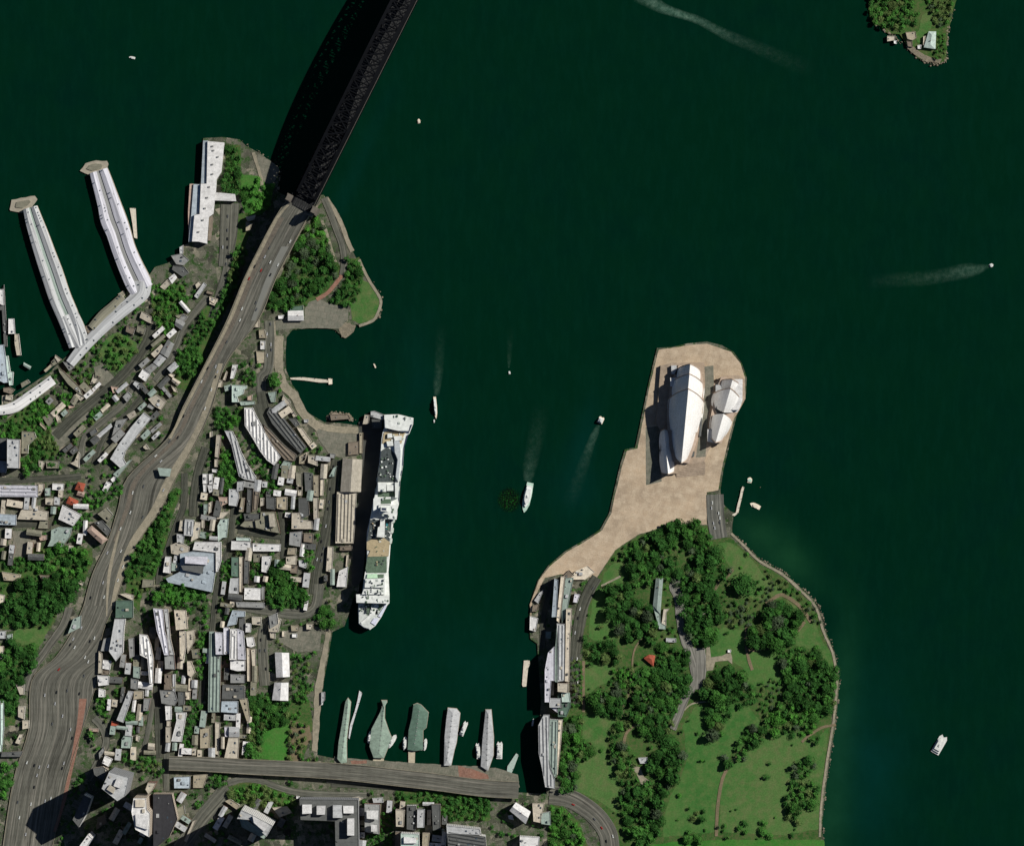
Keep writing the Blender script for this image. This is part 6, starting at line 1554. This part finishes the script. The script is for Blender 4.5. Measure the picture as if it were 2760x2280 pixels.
# scattered small trees and bushes in the streets
def near_road(x, y, pad):
    for q, w, z, _ in ROADS:
        for k in range(0, len(q) - 1, 2):
            e = q[min(k + 2, len(q) - 1)]; dx, dy = e[0] - q[k][0], e[1] - q[k][1]; L2 = dx * dx + dy * dy or 1
            t_ = max(0, min(1, ((x - q[k][0]) * dx + (y - q[k][1]) * dy) / L2))
            if (x - q[k][0] - t_ * dx) ** 2 + (y - q[k][1] - t_ * dy) ** 2 < (w / 2 + pad) ** 2: return True
    return False
def on_mway(x, y, pad=12):
    px, py = x / S + 1380, 1140 - y / S
    return any(abs(rr[2] - py) < 110 and rr[0] - pad < px < rr[1] + pad for rr in MW + MW2) or (450 < px < 1400 and abs(py - (2055 + (px - 450) * .075)) < 26)
def free_of_buildings(x, y, pad):
    for p in BPOLY:
        if abs(p[0][0] - x) > 70 or abs(p[0][1] - y) > 70: continue
        if inside(p, x, y) or edge_dist(p, x, y) < pad: return False
    return True
# small sheds, terraces and outhouses filling the blocks, each its own thing
FILL = [('D', 34, -47, '1100,900 1736,200 1736,1300 1500,1736 700,1736 450,1150', 'west of the motorway, among the hillside yards'), ('G', 20, -6, '0,330 700,330 860,900 500,1050 0,1050', 'at the left, in the yards by the red roofs'),
        ('H', 62, -8, '480,260 1000,380 1300,150 1640,300 1560,1500 700,1550 640,1300 180,1200 350,680', 'in the yards west of the terminal road'), ('K', 44, -4, '-40,-60 980,-60 960,440 800,1000 -250,1000 -130,300', 'in the yards east of the toll plaza'),
        ('J', 16, -6, '800,0 1736,0 1700,980 900,1000 800,560', 'just beside the toll plaza yards'), ('K', 20, -30, '-300,1260 600,1380 1150,1420 1160,1700 -300,1700', 'in the yards below the expressway'), ('L', 16, -4, '200,1390 900,1390 900,1736 200,1736', 'in the bottom-centre yards'),
        ('E', 24, -52, '1010,1180 1240,1010 1560,1580 1500,1736 1050,1500', 'in the curved block by the western cove'), ('I', 12, -4, '360,430 720,430 700,1600 480,1600', 'in the strip west of the terminal road')]
GP = [PP(g[0], g[6]) for g in GROVES]
fr = random.Random(77); fm = MB(); FCOL = ['g', 'dg', 'be', 'lg', 'ol', 'cr', 'lg', 'gr', 'be', 'w']
def roofmat_w(c):
    """the same weathered roofing, laid in world metres, for the one object of small sheds"""
    C0 = ROOFC[c]; return groundmat('shed_roofing_' + c, (sc3(C0, .7), sc3(C0, 1.0), sc3(C0, .55)), .2, .6, 1.5, .8)
for t, nn, rot, pts, place in FILL:
    poly = PP(t, pts); xs = [p[0] for p in poly]; ys = [p[1] for p in poly]; k = tr = 0
    while k < nn and tr < nn * 60:
        tr += 1; x, y = fr.uniform(min(xs), max(xs)), fr.uniform(min(ys), max(ys)); a, b = fr.uniform(8, 24), fr.uniform(5, 10)
        if not inside(poly, x, y) or not inside(coast, x, y) or edge_dist(coast, x, y) < 12 or on_mway(x, y, 24) or near_road(x, y, 5) or not free_of_buildings(x, y, 4.6) or any(inside(g, x, y) for g in GP) or any(inside(g, x, y) for g in PAVED): continue
        th = R(rot + 90 + fr.uniform(-4, 4)) + (math.pi / 2 if fr.random() < .25 else 0); cs, sn = math.cos(th), math.sin(th)
        w = [(x + cs * u - sn * v, y + sn * u + cs * v) for u, v in ((-a / 2, -b / 2), (a / 2, -b / 2), (a / 2, b / 2), (-a / 2, b / 2))]
        c_ = fr.choice(FCOL); h = fr.uniform(5, 10); BPOLY.append(w); k += 1; q = w if a > b else w[1:] + w[:1]; mi = FCOL.index(c_) + 2
        fm.prism(w, GZ, GZ + h, top=False, mi=fr.choice((0, 1)))
        if fr.random() < .45:
            m1 = ((q[0][0] + q[3][0]) / 2, (q[0][1] + q[3][1]) / 2, GZ + h + b * .24); m2 = ((q[1][0] + q[2][0]) / 2, (q[1][1] + q[2][1]) / 2, GZ + h + b * .24); T_ = [(*p, GZ + h) for p in q]
            fm.face([T_[0], T_[1], m2, m1], mi=mi); fm.face([T_[2], T_[3], m1, m2], mi=mi); fm.face([T_[1], T_[2], m2], mi=0); fm.face([T_[3], T_[0], m1], mi=0)
        else:
            fm.face([(*p, GZ + h - .4) for p in w], mi=mi); fm.box((x, y, GZ + h - .4), (fr.uniform(1.5, 3), fr.uniform(1.5, 3), fr.uniform(1, 2)), th, mi=fr.choice((2, 3, mi)))
tag(fm.build('outbuildings', [wallmat('s'), wallmat('b')] + [roofmat_w(c_) for c_ in FCOL]), 'smallest sheds, terraces and outhouses crowding the city blocks', 'outbuildings', kind='stuff')
SC = [('H', 230), ('E', 130), ('D', 300), ('G', 160), ('K', 150), ('J', 120), ('L', 50), ('Q', 50), ('P', 60), ('N', 80), ('O', 80)]
for t, nn in SC:
    r = random.Random(ord(t)); k = 0; lim = 1700; tr = 0; gard = t in 'QPNO'
    while k < nn and tr < nn * 30:
        tr += 1; x, y = P2(t, r.uniform(20, lim), r.uniform(20, lim))
        if not inside(coast, x, y) or edge_dist(coast, x, y) < 5 or on_mway(x, y, 16) or near_road(x, y, 3) or not free_of_buildings(x, y, 2): continue
        if not gard and any(inside(g, x, y) for g in PAVED): continue
        if gard and (any(inside(g, x, y) for g in PAVED) and r.random() < .8): continue
        if gard and inside(PAVED_SAND, x, y): continue
        cand.append((x, y, r.uniform(1.8, 4.6), r.choice('dmobdmd'), 'scattered', -1)); k += 1
cand.sort(key=lambda c: -c[2] if c[5] >= 0 else 5)
LIM = 300
for k, (x, y, R_, c, place, gi) in enumerate(cand[:LIM]):
    lone = sum(1 for q in cand if q[5] == gi) == 1
    o = empty('tree', (x, y, GZ), rnd.random() * 6.28); o.scale = (R_, R_, R_ * rnd.uniform(.75, 1.5)); o['category'] = 'tree'
    cr = bpy.data.objects.new('crown', rnd.choice(CROWNS)); col.objects.link(cr); cr.parent = o; cr.material_slots[0].link = 'OBJECT'; cr.material_slots[0].material = FOL[c]
    tr = bpy.data.objects.new('trunk', TRUNK); col.objects.link(tr); tr.parent = o
    if not lone: o['group'] = 'trees ' + place
    LBL.append((o, y, '%s tree' % FW[c], place))
VV = []; FF = []; MI = []; nv = 0; keys = list(FOL)
for x, y, R_, c, place, gi in cand[LIM:]:
    V, F = rnd.choice(LOW); a = rnd.random() * 6.28; cs, sn = math.cos(a), math.sin(a)
    W_ = np.stack([x + R_ * (V[:, 0] * cs - V[:, 1] * sn), y + R_ * (V[:, 0] * sn + V[:, 1] * cs), GZ + R_ * V[:, 2] * rnd.uniform(.75, 1.5)], 1); VV.append(W_)
    FF += [[i + nv for i in f] for f in F]; MI += [keys.index(c)] * len(F); nv += len(V)
if VV:
    me = bpy.data.meshes.new('woodland'); me.from_pydata(np.concatenate(VV).tolist(), [], FF)
    for k in keys: me.materials.append(FOL[k])
    me.polygons.foreach_set('material_index', MI); o = bpy.data.objects.new('woodland', me); col.objects.link(o); tag(o, 'smaller trees and bushes filling the woods and streets', 'trees', kind='stuff')
print('TREES', len(cand))

# ================================================================ CARS
def make_car():
    root = empty('car'); 
    m = MB(); m.prism([(-2.2, -.85), (1.9, -.88), (2.25, -.6), (2.25, .6), (1.9, .88), (-2.2, .85)], .35, 1.0, bottom=True); m.build('body', WHITE, root)
    m = MB(); A = [(-1.7, -.76, 1.0), (1.0, -.76, 1.0), (1.0, .76, 1.0), (-1.7, .76, 1.0)]; B_ = [(-1.3, -.6, 1.5), (.4, -.6, 1.5), (.4, .6, 1.5), (-1.3, .6, 1.5)]
    for i in range(4): j = (i + 1) % 4; m.face([A[i], A[j], B_[j], B_[i]])
    m.build('windows', GLASS, root); m = MB(); m.face(B_); m.build('roof', WHITE, root)
    for x in (-1.35, 1.4):
        for y in (-.8, .8):
            m = MB(); m.bar((x, y - .12, .35), (x, y + .12, .35), .66, .66); m.build('wheel', DARKP, root)
    return root
CARC = dict(white=WHITE, black=plain('black_car_paint', (.012, .012, .014), .3, .5), silver=plain('silver_car_paint', (.45, .46, .47), .3, .5), red=plain('red_car_paint', (.35, .02, .015), .3, .5), grey=plain('grey_car_paint', (.10, .105, .11), .3, .5))
proto = make_car(); protokids = list(proto.children); first = True; placed = []
def put_car(x, y, z, ang, colr, place, grp):
    global first
    for a in placed:
        if (a[0] - x) ** 2 + (a[1] - y) ** 2 < 40: return
    placed.append((x, y))
    if first: o = proto; kids = protokids; first = False
    else:
        o = proto.copy(); col.objects.link(o); kids = []
        for c in protokids: k = c.copy(); col.objects.link(k); k.parent = o; kids.append(k)
    for k in kids:
        if k.name.startswith(('body', 'roof')): k.material_slots[0].link = 'OBJECT'; k.material_slots[0].material = CARC[colr]
    o.location = (x, y, z); o.rotation_euler.z = ang; o['category'] = 'car'; o['group'] = grp; LBL.append((o, y, colr + ' car', place))
cr_ = random.Random(21); CC = ['white'] * 3 + ['silver'] * 4 + ['black'] * 4 + ['grey'] * 3 + ['red']
rows = smooth_line(MW); rows2 = smooth_line(MW2)
for rws, nn, pl, gp in ((rows, 52, 'on the motorway', 'cars on the motorway'), (rows2, 40, 'on the wide toll plaza', 'cars on the toll plaza')):
    for k in range(nn):
        i = cr_.randrange(4, len(rws) - 2); f = cr_.random(); a, b = rws[i], rws[i + 1]; q = [u + (v - u) * f for u, v in zip(a, b)]
        u = cr_.choice([.16, .24, .32, .42, .58, .68, .78, .86]); x, y = P2('X', q[0] + (q[1] - q[0]) * u, q[2])
        a2, b2 = P2('X', a[0] + (a[1] - a[0]) * u, a[2]), P2('X', b[0] + (b[1] - b[0]) * u, b[2])
        put_car(x, y, q[3] + .02, math.atan2(b2[1] - a2[1], b2[0] - a2[0]), cr_.choice(CC), pl, gp)
RZ = 0
for t, pts, w, z, nn, pl, gp in [('P', '280,1255 400,1270 520,1310 660,1400 760,1500 830,1620 850,1760', 50, RZ, 9, 'on the curving road at the bottom', 'cars on the curving road'),
        ('O', '440,-60 450,160 480,350', 45, RZ, 8, 'on the car park east of the forecourt', 'cars east of the forecourt'), ('I', '720,480 690,700 650,1000 600,1250 540,1500', 22, RZ, 12, 'on the cruise terminal road', 'cars on the terminal road'),
        ('K', '1060,-180 1000,-100 930,0 925,200 940,440', 22, RZ, 9, 'on the street west of the two white gabled blocks', 'cars in the gabled-block street'), ('E', '1130,400 1135,620 1120,850', 22, RZ, 6, 'on the western cove road', 'cars on the cove road'),
        ('N', '900,540 830,660 760,840 720,1060 690,1300 700,1560', 26, RZ, 10, 'on the lane between the terrace and gardens', 'cars in the garden lane'), ('B', '560,700 555,900 550,1100 540,1280', 26, RZ, 6, 'on the road south of the theatre wharf', 'cars near the theatre wharf')]:
    z = next((r_[2] for r_ in ROADS if r_[3] == pts[:12]), GZ + 1) + .03
    L_ = smooth_line([P2(t, *map(float, q.split(','))) for q in pts.split()])
    for k in range(nn):
        i = cr_.randrange(1, len(L_) - 1); a, b = L_[i - 1], L_[i]; d = Vector((b[0] - a[0], b[1] - a[1])).normalized(); s = cr_.choice((-1, 1)) * w * TILES[t][2] * S * cr_.uniform(.5, 1)
        put_car(b[0] - d.y * s, b[1] + d.x * s, z, math.atan2(d.y, d.x), cr_.choice(CC), pl, gp)
number_labels(LBL)
for o in bpy.data.objects:
    if o.get('label') and len(o['label'].replace('-', ' ').split()) > 16: print('LONG', o['label'])
